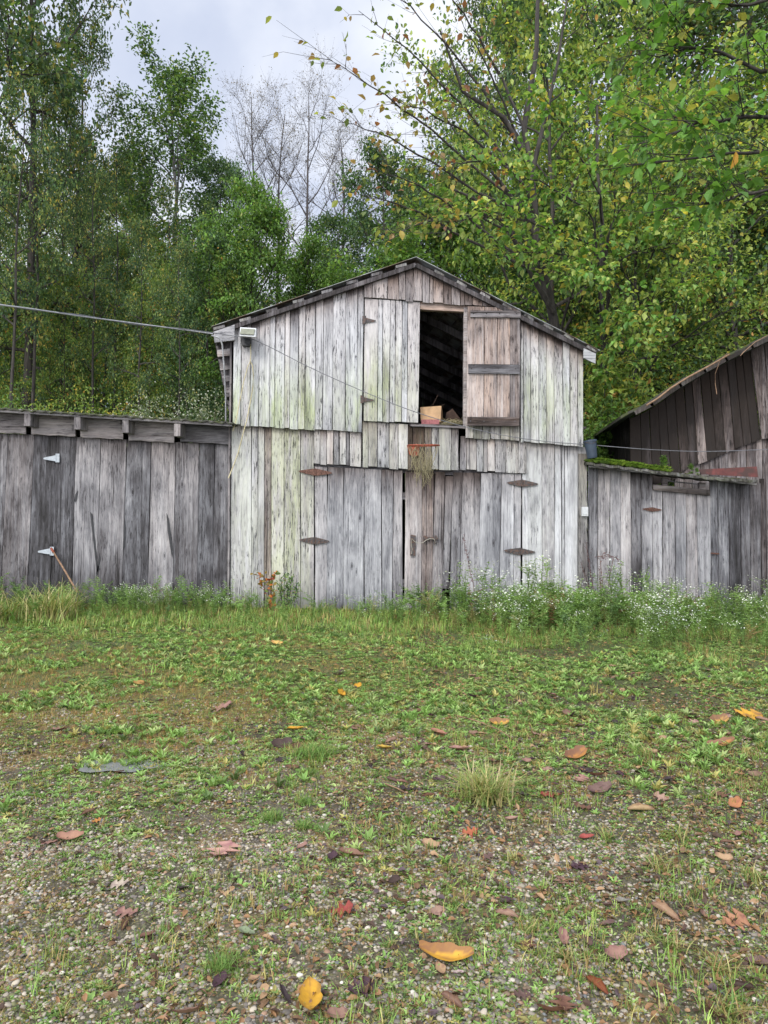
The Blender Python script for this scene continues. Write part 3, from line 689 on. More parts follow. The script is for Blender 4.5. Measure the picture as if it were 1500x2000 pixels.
for i in range(90):
    a = cpt + [rng.uniform(-.12, .1), rng.uniform(-.05, .12), rng.uniform(-.28, 0.02)]
    mb.tube([a, a + [rng.uniform(-.08, .08), rng.uniform(-.05, .05), rng.uniform(-.15, -.02)], a + [rng.uniform(-.12, .12), rng.uniform(-.05, .05), rng.uniform(-.38, -.12)]], 0.0022, 3)
mb.solo('dry_grass_clump', M_STRAW, cpt, 'tangle of dry grass stems caught in the hoop net', 'dry grass')
# bucket
o = root('bucket', 'dark blue bucket tipped against the right corner of the barn', 'bucket', P(1155, 898, 9.8))
mb = MB(); a, b = P(1157, 895, 9.8), P(1152, 860, 9.8)
mb.lathe([(0, 0.0), (0.0, 0.062), (0.12, 0.068), (0.9, 0.084), (0.9, 0.092), (1.0, 0.092), (1.0, 0.080), (0.1, 0.058), (0.1, 0)], a, b, 24); mb.part('pail', M_BLUE, o, smooth=False)
mb = MB(); mb.tube([b + [-0.09, 0, -.01], b + [-0.07, -.06, -.04], b + [0, -.1, -.06], b + [0.07, -.06, -.03], b + [.09, 0, .0]], 0.003, 5); mb.part('handle', M_DARKIRON, o)
# switch box
o = root('outlet_box', 'small grey electrical box on the corner board right of the doors', 'electrical box', P(1143, 1008, 9.93))
mb = MB(); mb.poly([(1137, 990), (1149, 990), (1149, 1008), (1137, 1008)], 9.90, 0.05); mb.part('housing', M_BOXGREY, o)
mb = MB(); mb.poly([(1139, 993), (1147, 993), (1147, 1005), (1139, 1005)], 9.893, 0.008); mb.part('cover', M_BOXGREY, o)
mb = MB(); mb.tube([P(1148, 890, 9.93), P(1150, 930, 9.93), P(1149, 970, 9.93), P(1148, 992, 9.93)], 0.005, 6); mb.part('wire', M_CABLE, o)
# floodlight
o = root('floodlight', 'boxy olive floodlight on the left upper corner of the barn', 'light', P(485, 660, 9.85))
mb = MB(); c0 = [P(469, 639, 9.72), P(500, 641, 9.72), P(499, 658, 9.66), P(468, 656, 9.66)]; c1 = [v + np.array([0, .1, .02]) for v in c0]
mb.add(c0 + c1, [(3, 2, 1, 0), (4, 5, 6, 7), (0, 1, 5, 4), (1, 2, 6, 5), (2, 3, 7, 6), (3, 0, 4, 7)]); mb.part('housing', M_BOXGREY, o)
mb = MB(); mb.poly([(471, 641.5), (498, 643), (497, 655.5), (470, 654)], 9.70, 0.02); mb.V[0][:, 1] -= np.array([0.005, 0.005, .05, .05] * 2); mb.part('lens', M_LAMP, o)
mb = MB(); mb.poly([(472, 658), (489, 659), (488, 675), (472, 674)], 9.83, 0.09); mb.tube([P(480, 660, 9.80), P(478, 668, 9.78), P(484, 673, 9.8), P(489, 670, 9.8)], 0.006, 6); mb.part('bracket', M_BLACK, o)
# cords and cables
mb = MB()
mb.tube([P(x, y, 9.87) for x, y in ((489, 672), (490, 690), (489, 706), (484, 716), (476, 745), (468, 785), (461, 820), (455, 842))], 0.0065, 6)
mb.tube([P(x, y, 9.86) for x, y in ((489, 706), (493, 714), (495, 732), (494, 755), (489, 785), (482, 820), (474, 850), (465, 885), (455, 912), (446, 934))], 0.0075, 6)
mb.solo('cord', M_ROPE, P(489, 672, 9.87), 'yellow cord looped down the left corner of the barn', 'cord', smooth=True)
def cable(name, pts, r, mat, label):
    mb = MB(); pts = np.array(pts); t = np.linspace(0, 1, len(pts)); tt = np.linspace(0, 1, 60)
    q = np.stack([np.interp(tt, t, pts[:, k]) for k in range(3)], 1)
    for _ in range(3): q[1:-1] = (q[:-2] + 2 * q[1:-1] + q[2:]) / 4
    mb.tube(q, r, 6); return mb.solo(name, mat, q[0], label, 'cable', smooth=True)
cable('overhead_cable', [P(-220, 568, 5.2), P(-60, 588, 5.8), P(60, 603, 6.6), P(160, 618, 7.6), P(260, 631, 8.6), P(350, 643, 9.3), P(415, 652, 9.78)], 0.008, M_CABLEL, 'pale twisted power cable strung from the left to the barn eave')
cable('overhead_cable', [P(-220, 566, 5.25), P(-60, 586, 5.85), P(60, 605, 6.6), P(160, 615, 7.6), P(260, 634, 8.6), P(350, 641, 9.3), P(430, 652, 9.78)], 0.006, M_CABLE, 'thin dark cable twisted with the pale power cable')
cable('wall_cable', [P(430, 652, 9.78), P(462, 657, 9.8), P(490, 660, 9.8), P(540, 684, 9.82), P(600, 716, 9.83), P(705, 763, 9.84), P(800, 802, 9.8), P(905, 834, 9.8), P(1000, 854, 9.82), P(1080, 864, 9.85), P(1145, 868, 9.85), P(1260, 878, 9.75), P(1370, 883, 9.6), P(1500, 878, 9.4), P(1600, 872, 9.3)], 0.0055, M_CABLE, 'thin dark cable sagging across the whole barn front')
cable('conduit', [P(413, 655, 9.7), P(428, 660, 9.75), P(434, 672, 9.8), P(438, 720, 9.95), P(441, 775, 10.2), P(441, 826, 10.4)], 0.011, M_CABLEL, 'grey service conduit bending down under the left eave')

# ================================================================== LEFT SHED
shed = root('lean_to_shed', 'low grey lean-to shed of wide boards joined to the left of the barn', 'shed', (float(P(200, 1150, 10.1)[0]), 10.1, float(gz(-4, 10.1))))
mb = MB()
xt = [-160, -105, -50, 16, 67, 149]; xb = [-175, -122, -66, 0, 52, 139]
k_ = dict(Y=10.06, top=0.15, bot=0.45, botlen=60, jit=0.005, midwarp=0.8)
yb_ = [(-200, 1160), (0, 1175), (450, 1204)]; yt_ = [(-200, 836), (0, 846), (450, 869)]
wall(mb, [-160, -105, -50, 16, 67], yt_, [-175, -122, -66, 0, 52], yb_, tones=[0.4, 0.35, 0.4, 0.46], warms=[.2, .2, .2, .3], **k_)
wall(mb, [149, 197, 248, 296, 343, 389, 420, 451], yt_, [139, 186, 237, 287, 337, 384, 414, 445], yb_, tones=[0.56, 0.50, 0.40, 0.60, 0.48, 0.32, 0.40], warms=[.15, .2, .05, .2, .2, .05, .1], **{**k_, 'bot': 0.8, 'botlen': 80, 'top': 0.3, 'toplen': 35})
mb.part('siding', M_WOOD2, shed)
mb = MB(); wall(mb, [67, 110, 149], yt_, [52, 97, 139], yb_, tones=[0.28, 0.25], warms=[0.05, 0.05], **k_)
sd = mb.part('door', M_WOOD2, shed, 'dark board door with white hinges')
for (x, y) in ((112, 895), (101, 1077)):
    mb = MB(); mb.poly([(x - 3, y - 9), (x + 4, y - 9), (x + 4, y + 8), (x - 3, y + 8)], 10.03, 0.006)
    mb.poly([(x - 3, y - 6), (x - 3, y + 6), (x - 27, y + 2), (x - 27, y - 1)][::-1], 10.03, 0.006)
    mb.tube([P(x - 3, y - 9, 10.028), P(x - 3, y + 8, 10.028)], 0.005, 6)
    for q in (-8, -14, -21): p = P(x + q, y, 10.03); mb.lathe([(0, .006), (1, 0)], p, p - np.array([0, .004, 0]), 6)
    mb.part('hinge', M_GALV, sd)
mb = MB()
for (x0, x1, dt) in ((-170, -60, 0), (-50, 50, 0), (61, 147, 0), (157, 240, 1), (251, 340, 2), (352, 452, 0)):
    yt0, yt1 = 800 + x0 * .066, 800 + x1 * .066; yb0, yb1 = 845 + x0 * .05 + dt, 845 + x1 * .05 + dt
    s_ = rng.random(); Yh = 10.0 + rng.uniform(-.006, .006)
    n = 8; V = []; A = []
    for i in range(n + 1):
        t = i / n
        V += [P(lerp(x0, x1, t), lerp(yt0, yt1, t), Yh), P(lerp(x0, x1, t), lerp(yb0, yb1, t) + math.sin(i * 1.7 + s_ * 9) * .8, Yh), P(lerp(x0, x1, t), lerp(yb0, yb1, t), Yh) + [0, .03, 0], P(lerp(x0, x1, t), lerp(yt0, yt1, t), Yh) + [0, .03, 0]]
    fs = [(i * 4 + q, i * 4 + (q + 1) % 4, i * 4 + 4 + (q + 1) % 4, i * 4 + 4 + q) for i in range(n) for q in range(4)] + [(0, 3, 2, 1), (n * 4, n * 4 + 1, n * 4 + 2, n * 4 + 3)]
    tv = {352: 0.44, 61: 0.62}.get(x0, 0.58)
    mb.add(V, fs, a=(tv, 0.15 if x0 == 352 else 0.35, 0.0, 1), b=(s_, 0.1, 0.1, 1))
mb.part('header_boards', M_WOODH, shed)
for x in (-60, 53, 151, 245, 346):
    mb = MB(); y = 806 + x * .068
    a = P(x, y + 10, 9.75); b = a + [0, 3.0, 0.15]; mb.beam(a, b, 0.085, 0.17, a=(0.55, 0.3, 0, 1), b=(rng.random(), 0.1, 0, 1)); mb.part('rafter', M_WOOD2, shed)
mb = MB(); 
pa, pb = P(-180, 790, 9.76), P(453, 829, 9.76); mb.beam(pa, pb, 0.03, 0.055, a=(0.62, 0.3, 0, 1), b=(.2, 0, 0, 1)); mb.part('fascia', M_WOODH, shed)
mb = MB()
n = 90; V = []
for i in range(n + 1):
    t = i / n; p = lerp(P(-190, 785, 9.70), P(455, 824.5, 9.70), t); w_ = 0.012 * math.sin(i * 2.3) + rng.uniform(-.006, .006)
    q = p + [0, 3.1, 0.16]
    V += [p + [0, 0, w_], q + [0, 0, w_], q + [0, 0, w_ - .02], p + [0, 0, w_ - .02]]
fs = [(i * 4 + q, i * 4 + (q + 1) % 4, i * 4 + 4 + (q + 1) % 4, i * 4 + 4 + q) for i in range(n) for q in range(4)] + [(0, 3, 2, 1), (n * 4, n * 4 + 1, n * 4 + 2, n * 4 + 3)]
mb.add(V, fs); mb.part('roof', M_ROOFDARK, shed)
mb = MB(); xa = P(-165, 900, 10.1)[0]; xb_ = P(450, 900, 10.1)[0]
sidewall(mb, (xa, 10.1, 0), gb, (xa, 12.7, 0), gb, 3.35, 3.45, 10, 0.4); sidewall(mb, (xa, 12.7, 0), gb, (xb_ - .2, 12.7, 0), gb, 3.35, 3.2, 18, 0.4)
mb.part('rear_wall', M_WOOD2, shed)
for pts in ([(176, 1000), (180, 1004), (186, 1060), (190, 1100), (195, 1112), (189, 1118), (184, 1075), (179, 1030)], [(325, 1002), (329, 1012), (336, 1060), (338, 1090), (334, 1080), (328, 1040)],
            [(243, 1012), (245, 1030), (243, 1068), (240, 1072), (241, 1040)], [(196, 1092), (194, 1080), (188, 1120), (190, 1124)], [(432, 1160), (440, 1150), (441, 1176), (434, 1176)], [(147, 965), (152, 958), (149, 978), (145, 980)]):
    mb = MB(); mb.poly(pts, 10.046, 0.006); mb.part('split', M_BLACK, shed)
# leaning tool
o = root('broom', 'old broom with a reddish handle leaning on the shed hinge', 'broom', G(163, 1172))
mb = MB(); a, b = P(100, 1071, 9.98), P(152, 1158, 9.55); mb.tube([a, lerp(a, b, .5) + [0.004, 0, 0], b], 0.012, 8); mb.part('handle', M_HANDLE, o, smooth=True)
mb = MB(); mb.tube([a, lerp(a, b, .1)], 0.017, 8); mb.part('grip', M_ORANGE, o, smooth=True)
mb = MB(); c = b + (b - a) * 0.16; mb.hexa([b + [-.03, -.02, 0], b + [.03, -.02, 0], b + [.03, .02, .0], b + [-.03, .02, 0], c + [-.06, -.03, 0], c + [.06, -.03, 0], c + [.06, .03, 0], c + [-.06, .03, 0]]); mb.part('head', M_BLACK, o)

# ================================================================== RIGHT LOW SHED
rs = root('low_shed', 'low silver plank shed with a mossy roof right of the barn', 'shed', (4.0, 10.0, float(gz(4, 10))))
mb = MB()
yt_ = [(1148, 909), (1280, 924), (1400, 937), (1490, 944)]; yb_ = [(1148, 1208), (1490, 1222)]
wall(mb, [1150, 1168, 1192, 1213, 1232, 1252, 1274], yt_, [1149, 1167, 1191, 1213, 1234, 1254, 1276], yb_, Y=10.02, tones=[0.50, 0.64, 0.60, 0.68, 0.30, 0.5], warm=0.12, top=0.35, bot=0.5, toplen=20)
wall(mb, [1387, 1402, 1423, 1445, 1465, 1486], yt_, [1391, 1404, 1426, 1450, 1468, 1487], yb_, Y=10.02, tones=[0.42, 0.46, 0.26, 0.3, 0.34], warms=[.1, .1, .1, .2, .3], top=0.25, bot=0.6, toplen=20)
mb.part('siding', M_WOOD2, rs)
mb = MB()
wall(mb, [1274, 1294, 1319, 1340, 1361, 1388], [(1274, 956), (1388, 966)], [1276, 1295, 1320, 1341, 1365, 1390], yb_, Y=10.02, tones=[0.68, 0.56, 0.62, 0.60, 0.66], warm=0.15, top=0.2, bot=0.6)
rd = mb.part('door', M_WOOD2, rs)
mb = MB(); strap(mb, 1274, 995, 19, 4, 9.995); mb.part('hinge', M_RUST, rd)
mb = MB(); mb.poly([(1389, 1079), (1405, 1080), (1405, 1083), (1389, 1082)], 9.98, 0.02); mb.part('latch', M_RUST, rd)
mb = MB()
mb.poly([(1276, 946), (1387, 957), (1387, 968), (1276, 957)], 9.98, 0.03, a=(0.3, 0.6, 0.2, 1), b=(.5, 0, 0, 1))
mb.poly([(1294, 934), (1304, 935), (1304, 948), (1294, 947)], 10.0, 0.06, a=(0.45, 0.6, 0, 1), b=(.1, 0, 0, 1))
mb.poly([(1366, 942), (1378, 943), (1378, 956), (1366, 955)], 10.0, 0.06, a=(0.4, 0.6, 0, 1), b=(.1, 0, 0, 1))
mb.poly([(1300, 938), (1370, 945), (1370, 947), (1300, 940)], 10.05, 0.03, a=(0.6, 0.2, 0, 1), b=(.1, 0, 0, 1))
mb.part('vent', M_WOODH, rs)
mb = MB(); n = 60; V = []
for i in range(n + 1):
    t = i / n; x = lerp(1146, 1481, t); y = float(np.interp(x, [1146, 1200, 1300, 1400, 1481], [903, 909, 922, 933, 938]))
    p = P(x, y, 9.80); wv = 0.008 * math.sin(i * 1.3) + rng.uniform(-.004, .004); q = p + [0, .78, 0.08]
    V += [p + [0, 0, wv], q + [0, 0, wv], q + [0, 0, wv - .035], p + [0, 0, wv - .035]]
fs = [(i * 4 + q, i * 4 + (q + 1) % 4, i * 4 + 4 + (q + 1) % 4, i * 4 + 4 + q) for i in range(n) for q in range(4)] + [(0, 3, 2, 1), (n * 4, n * 4 + 1, n * 4 + 2, n * 4 + 3)]
mb.add(V, fs, a=(0.3, 0.3, 0.8, 1)); rr_ = mb.part('roof', M_WOOD, rs)
mb = MB(); mb.beam(P(1150, 909, 9.86), P(1476, 944, 9.86), 0.05, 0.05, a=(0.4, 0.4, 0.2, 1)); mb.part('fascia', M_WOODH, rs)
mb = MB(); mb.poly([(1365, 917), (1478, 911), (1481, 932), (1370, 926)], 9.95, 0.012)
mb.solo('metal_sheet', M_REDMETAL, P(1425, 930, 9.95), 'rust red metal sheet lying at the right end of the mossy roof', 'metal sheet')

# ================================================================== RIGHT BARN
rb = root('dark_barn', 'dark sagging plank barn rising behind the low shed at the right edge', 'barn', (6.3, 10.7, float(gz(6.3, 10.7))))
RL = [(1212, 812), (1222, 806), (1264, 787), (1330, 742), (1378, 714), (1420, 692), (1500, 652), (1600, 612), (1760, 560)]
def rly(x): return float(np.interp(x, [p[0] for p in RL], [p[1] for p in RL]))
mb = MB()
xt = [1230, 1250, 1268, 1285, 1300, 1318, 1336, 1352, 1368, 1386, 1402, 1420, 1436, 1450, 1466]
xb = [1232, 1256, 1276, 1294, 1312, 1330, 1348, 1364, 1382, 1400, 1418, 1436, 1452, 1468, 1486]
ybd = [(1230, 960), (1310, 940), (1345, 912), (1384, 898), (1420, 882), (1490, 858), (1600, 850)]
wall(mb, xt, lambda x: rly(x) + 16, xb, ybd, Y=10.72, tones=[0.06, 0.12, 0.04, 0.20, 0.10, 0.24, 0.12, 0.52, 0.14, 0.26, 0.40, 0.10, 0.24, 0.08], warm=0.55, top=0.7, bot=0.1, toplen=110, jit=0.012)  # dark wood; long top darkening paints the shade of the roof overhang
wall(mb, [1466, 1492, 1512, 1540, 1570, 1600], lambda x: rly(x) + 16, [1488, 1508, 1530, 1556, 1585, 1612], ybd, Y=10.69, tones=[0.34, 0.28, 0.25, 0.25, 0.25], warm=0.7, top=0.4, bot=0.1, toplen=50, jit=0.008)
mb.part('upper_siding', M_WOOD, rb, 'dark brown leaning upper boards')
mb = MB()
xs = [1318, 1336, 1352, 1368, 1386, 1404, 1422, 1440, 1458, 1476, 1489, 1500, 1520, 1545, 1570, 1600]
wall(mb, xs, lambda x: fy(ybd, x) - 10, None, [(1300, 1195), (1600, 1205)], Y=10.76, tone=0.44, tv=0.1, warm=0.45, top=0.3, bot=0.4, toplen=25)
mb.part('lower_siding', M_WOOD2, rb)
mb = MB(); board(mb, 1484, 1493, 935, 1490, 1500, 1222, 10.05, tone=0.3, warm=0.6, bot=0.5); board(mb, 1494, 1512, 905, 1501, 1520, 1222, 10.3, tone=0.5, warm=0.4, bot=0.5); board(mb, 1513, 1535, 905, 1521, 1545, 1222, 10.3, tone=0.5, warm=0.4, bot=0.5)
mb.part('corner_board', M_WOOD2, rb)
mb = MB(); V = []; n = 40
for i in range(n + 1):
    x = lerp(1212, 1760, i / n); p = P(x, rly(x), 10.15); q = p + [0.5, 5.2, 0.1]; wv = rng.uniform(-.015, .015)
    V += [p + [0, 0, wv], q + [0, 0, wv], q + [0, 0, wv - .04], p + [0, 0, wv - .04]]
fs = [(i * 4 + q, i * 4 + (q + 1) % 4, i * 4 + 4 + (q + 1) % 4, i * 4 + 4 + q) for i in range(n) for q in range(4)] + [(0, 3, 2, 1), (n * 4, n * 4 + 1, n * 4 + 2, n * 4 + 3)]
mb.add(V, fs); rfr = mb.part('roof', M_ROOFDARK, rb)
mb = MB()
for i in range(7):
    x0, x1 = [(1240, 1275), (1270, 1330), (1326, 1378), (1374, 1420), (1416, 1470), (1466, 1520), (1515, 1600)][i]
    s_ = P(x0, rly(x0) + 9, 10.16); e_ = P(x1, rly(x1) + 9, 10.16); mb.beam(s_, e_, 0.03, 0.06, a=(rng.uniform(.02, .2), 0.6, 0.3, 1), b=(rng.random(), 0, 0, 1))
mb.part('rake_boards', M_WOOD2, rfr)
mb = MB(); xr0 = P(1232, 900, 10.8)[0]
sidewall(mb, (xr0, 10.78, 0), gb, (xr0 + .4, 15.2, 0), gb, P(1232, 815, 10.78)[2], P(1232, 815, 10.78)[2], 18, 0.25)
mb.part('side_wall', M_WOOD2, rb)
# vine strands hanging from that roof
mb = MB()
mb.tube([P(x, y, 10.05) for x, y in ((1500, 655), (1475, 668), (1452, 688), (1446, 695))], 0.006, 5); mb.tube([P(x, y, 10.08) for x, y in ((1420, 690), (1406, 705), (1397, 730), (1397, 750), (1400, 770))], 0.005, 5)
mb.tube([P(x, y, 10.05) for x, y in ((1262, 792), (1285, 778), (1310, 758), (1345, 736), (1385, 715), (1425, 692))], 0.014, 6)
mb.solo('vine', M_HANDLE, P(1420, 690, 10.08), 'bare vine stems trailing over the dark barn roof edge', 'vine', smooth=True)

# ================================================================== VEGETATION HELPERS
nr = np.random.RandomState(11)
TPL2 = (np.array([[0, 0, 0], [.42, .5, .10], [1, 0, -.12], [.42, -.5, .10]]), [np.array([[0, 2, 1], [0, 3, 2]])])
TPL6 = (np.array([[0, 0, 0], [.2, .34, .07], [.55, .46, .09], [1, 0, -.16], [.55, -.46, .09], [.2, -.34, .07], [.5, 0, .0]]),
        [np.array([[0, 6, 2, 1], [0, 5, 4, 6]]), np.array([[6, 3, 2], [6, 4, 3]])])
# lobed leaf (maple-like)
_lob = [(0, 0), (.06, .22), (.22, .5), (.36, .34), (.55, .55), (.62, .26), (1, 0), (.62, -.26), (.55, -.55), (.36, -.34), (.22, -.5), (.06, -.22)]
TPLM = (np.array([[.35, 0, -.03]] + [[u, v, abs(v) * .25 - .12 * u * u] for u, v in _lob]), [np.array([[0, 1 + (i + 1) % 12, 1 + i] for i in range(12)])])
def norm(a): return a / (np.linalg.norm(a, axis=-1, keepdims=True) + 1e-9)
def leaves(pos, axis, nrm, L, W, col, tpl=TPL2):
    """arrays of leaves -> V, faces, colours"""
    T, Fs = tpl; n = len(pos); m = len(T)
    ax = norm(axis); sd = norm(np.cross(nrm, ax)); nn = np.cross(ax, sd)
    L = np.broadcast_to(L, (n,)); W = np.broadcast_to(W, (n,))
    V = pos[:, None, :] + T[None, :, 0:1] * (ax * L[:, None])[:, None, :] + T[None, :, 1:2] * (sd * W[:, None])[:, None, :] + T[None, :, 2:3] * (nn * L[:, None])[:, None, :]
    F_ = [(f[None] + (np.arange(n) * m)[:, None, None]).reshape(-1, f.shape[1]) for f in Fs]
    return V.reshape(-1, 3), F_, np.repeat(col, m, axis=0)
def scatter(T, Fs, Cl, pos, yaw, scale, tilt=None, mul=None, zs=None):
    n = len(pos); m = len(T); c, s = np.cos(yaw), np.sin(yaw); sc_ = np.broadcast_to(scale, (n,))
    x = T[None, :, 0] * sc_[:, None]; y = T[None, :, 1] * sc_[:, None]; z = np.tile(T[None, :, 2] * (sc_ if zs is None else zs)[:, None], 1)
    if tilt is not None:
        ct, st = np.cos(tilt)[:, None], np.sin(tilt)[:, None]; x, z = x * ct + z * st, -x * st + z * ct
    X = x * c[:, None] - y * s[:, None]; Y = x * s[:, None] + y * c[:, None]
    V = np.stack([X, Y, z], -1) + pos[:, None, :]
    Cc = np.tile(Cl[None, :, :3], (n, 1, 1))
    if mul is not None: Cc = Cc * mul[:, None, :]
    return V.reshape(-1, 3), [(f[None] + (np.arange(n) * m)[:, None, None]).reshape(-1, f.shape[1]) for f in Fs], Cc.reshape(-1, 3)
class Acc:
    def __init__(s): s.V = []; s.F = {}; s.C = []; s.n = 0
    def add(s, V, Fs, Cc):
        for f in Fs: s.F.setdefault(f.shape[1], []).append(f + s.n)
        s.V.append(V); s.C.append(Cc); s.n += len(V)
    def mesh(s, name, mat, smooth=False):
        return mesh_np(name, np.concatenate(s.V), [np.concatenate(v) for v in s.F.values()], mat, {'ca': np.clip(np.concatenate(s.C), 0, 1)}, smooth)
    def solo(s, name, mat, label=None, cat=None, kind=None, smooth=False):
        o = bpy.data.objects.new(name, s.mesh(name, mat, smooth)); C.objects.link(o); return tagp(o, label, cat, None, kind)
def pick(pal, n):
    p = np.array([q[0] for q in pal], float); p /= p.sum(); idx = nr.choice(len(pal), n, p=p)
    return np.array([q[1] for q in pal], float)[idx]

def skeleton(seed, H, r0, limbs, lo, spread, rise, nb=7, nt_=5, lean=(0, 0), shape=0.8, wob=0.02, twl=0.5, fork=None, curve=0.25):
    """returns list of (pts, radii) tubes and array of twigs (start, end)"""
    rg = np.random.RandomState(seed); tubes = []; tw = []
    n = 12; t = np.linspace(0, 1, n)
    off = np.cumsum(rg.normal(0, wob * H / n * 3, (n, 2)), axis=0); off -= off[0]
    trunk = np.stack([off[:, 0] + lean[0] * t * H, off[:, 1] + lean[1] * t * H, t * H], 1)
    rad = r0 * (1 - t * 0.92) ** 0.85; rad[0] *= 1.3; tubes.append((trunk, rad, 7))
    def at(tt): return np.array([np.interp(tt, t, trunk[:, k]) for k in range(3)]), float(np.interp(tt, t, rad))
    def branch(p, d, L, r, m):
        pts = [p]; d = d / np.linalg.norm(d)
        for i in range(m):
            d = d + rg.normal(0, 0.16, 3) + np.array([0, 0, curve * 0.25]); d /= np.linalg.norm(d); pts.append(pts[-1] + d * L / m)
        return np.array(pts)
    for i in range(limbs):
        f = lo + (0.98 - lo) * ((i + rg.rand()) / limbs)
        p, r = at(f); az = i * 2.4 + rg.normal(0, .4)
        q = (f - lo) / (1 - lo)
        L = spread * (math.sin(math.pi * min(1, (0.18 + 0.8 * q))) ** shape) * rg.uniform(.7, 1.15)
        up = rise * (0.5 + q) + rg.normal(0, .12)
        d = np.array([math.cos(az), math.sin(az), up])
        rl = min(r * 0.6, 0.018 * L + 0.008)
        lp = branch(p, d, L, rl, 6); tubes.append((lp, np.linspace(rl, rl * .2, 7), 5))
        for j in range(nb):
            tt = rg.uniform(.22, 1); s0 = np.array([np.interp(tt, np.linspace(0, 1, 7), lp[:, k]) for k in range(3)])
            dd = norm(lp[-1] - lp[0]) * .7 + rg.normal(0, .55, 3) + np.array([0, 0, .12]); Lb = L * rg.uniform(.25, .48) * (1.15 - .5 * tt) + .3
            bp_ = branch(s0, dd, Lb, 0, 4); rb_ = rl * (.5 - .3 * tt); tubes.append((bp_, np.linspace(rb_, rb_ * .25, 5), 4))
            for k in range(nt_):
                u = rg.uniform(.15, 1); s1 = np.array([np.interp(u, np.linspace(0, 1, 5), bp_[:, c]) for c in range(3)])
                d2 = norm(bp_[-1] - bp_[0]) * .8 + rg.normal(0, .6, 3); d2 /= np.linalg.norm(d2); e1 = s1 + d2 * twl * rg.uniform(.6, 1.3)
                tw.append((s1, e1))
    return tubes, np.array(tw)
def trunk_mesh(name, tubes, mat, twigs=None, twr=0.004):
    mb = MB()
    for p, r, s in tubes: mb.tube(p, r, s, cap=False)
    if twigs is not None:
        for a, b in twigs: mb.tube(np.array([a, b]), [twr, twr * .5], 3, cap=False)
    return mb.mesh(name, mat, True)
def crown_mesh(name, tw, per, L, W, pal, spread=0.14, tpl=TPL2, droop=0.3, flat=0.6, clump=0.22, topc=None, mat=None):
    nT = len(tw); n = nT * per; k = np.repeat(np.arange(nT), per); u = nr.rand(n)
    a, b = tw[k, 0], tw[k, 1]
    pos = a + (b - a) * (u * 1.1)[:, None] + nr.normal(0, spread, (n, 3)) * np.array([1, 1, .6])
    ax = norm(b - a) * .7 + nr.normal(0, .6, (n, 3)); ax[:, 2] -= droop
    nm = nr.normal(0, 1 - flat, (n, 3)) + np.array([0, 0, flat + .15]); 
    col = pick(pal, n) * (1 + clump * nr.normal(0, 1, nT)[k, None]).clip(.45, 1.7) * nr.uniform(.75, 1.25, (n, 1))
    # whole twigs turn early
    tc_ = pick(pal, nT); m = nr.rand(nT) < .22; mm = m[k]; col[mm] = tc_[k][mm] * nr.uniform(.8, 1.2, (mm.sum(), 1))
    s = nr.uniform(.65, 1.25, n)
    V, Fs, Cc = leaves(pos, ax, nm, L * s, W * s, col, tpl)
    return mesh_np(name, V, Fs, mat or M_LEAF, {'ca': np.clip(Cc, 0, 1)})
# leaf colours (albedo)
DG = [(5, (.06, .12, .045)), (4, (.09, .16, .05)), (2, (.04, .085, .045)), (1.5, (.15, .20, .06))]
MG = [(5, (.11, .20, .05)), (4, (.15, .25, .06)), (2, (.07, .13, .04)), (1, (.25, .28, .07))]
BG = [(5, (.12, .24, .04)), (3, (.17, .30, .055)), (2, (.07, .14, .04))]
YG = [(6, (.22, .33, .08)), (3, (.12, .21, .05)), (5, (.33, .40, .10)), (1.8, (.48, .42, .08)), (.5, (.45, .25, .08)), (.3, (.20, .12, .06))]
YM = [(6, (.17, .26, .06)), (3, (.26, .32, .07)), (1.3, (.40, .34, .07)), (.5, (.42, .22, .06))]
OD = [(6, (.07, .11, .04)), (3, (.14, .17, .045)), (1, (.32, .26, .07))]
DRY = [(3, (.30, .22, .08)), (2, (.22, .13, .05)), (2, (.20, .20, .06)), (1, (.38, .30, .14))]
TREES = {}
POLE = [(5, (.06, .115, .05)), (3, (.11, .18, .06)), (2, (.22, .28, .08)), (.8, (.40, .33, .08))]
def template(key, sk, crown=None, bark=None, twigs=False):
    tubes, tw = skeleton(**sk)
    tm = trunk_mesh('trunk', tubes, bark or M_BARK, tw if twigs else None)
    TREES[key] = (tm, crown_mesh('crown', tw, **crown) if crown else None, sk['H'])
template('oak', dict(seed=3, H=20, r0=.26, limbs=30, lo=.10, spread=5.6, rise=.35, nb=9, nt_=7, twl=.6), dict(per=18, L=.17, W=.11, pal=DG + OD, spread=.2, clump=.25))
template('highoak', dict(seed=33, H=20, r0=.24, limbs=24, lo=.22, spread=4.6, rise=.45, nb=8, nt_=6, twl=.6), dict(per=14, L=.17, W=.10, pal=DG + OD, spread=.17, clump=.3))
template('ash', dict(seed=5, H=18, r0=.16, limbs=26, lo=.30, spread=3.4, rise=.75, nb=8, nt_=6, twl=.55, shape=.45), dict(per=13, L=.16, W=.085, pal=MG + DG, spread=.18), bark=M_BARKG)
template('bushy', dict(seed=8, H=11, r0=.13, limbs=28, lo=.10, spread=3.0, rise=.5, nb=8, nt_=6, twl=.45), dict(per=19, L=.13, W=.085, pal=BG + MG, spread=.15))
template('dark', dict(seed=9, H=13, r0=.15, limbs=28, lo=.12, spread=3.4, rise=.4, nb=8, nt_=6, twl=.5), dict(per=17, L=.14, W=.09, pal=DG, spread=.17))
template('maple', dict(seed=12, H=9, r0=.08, limbs=20, lo=.15, spread=3.0, rise=.18, nb=7, nt_=6, twl=.5), dict(per=9, L=.13, W=.11, pal=YM + DG[:2], spread=.14, flat=.85, clump=.3))
template('sapling', dict(seed=15, H=14, r0=.07, limbs=18, lo=.32, spread=2.3, rise=.5, nb=6, nt_=5, twl=.45), dict(per=13, L=.13, W=.08, pal=MG + YM, spread=.15))
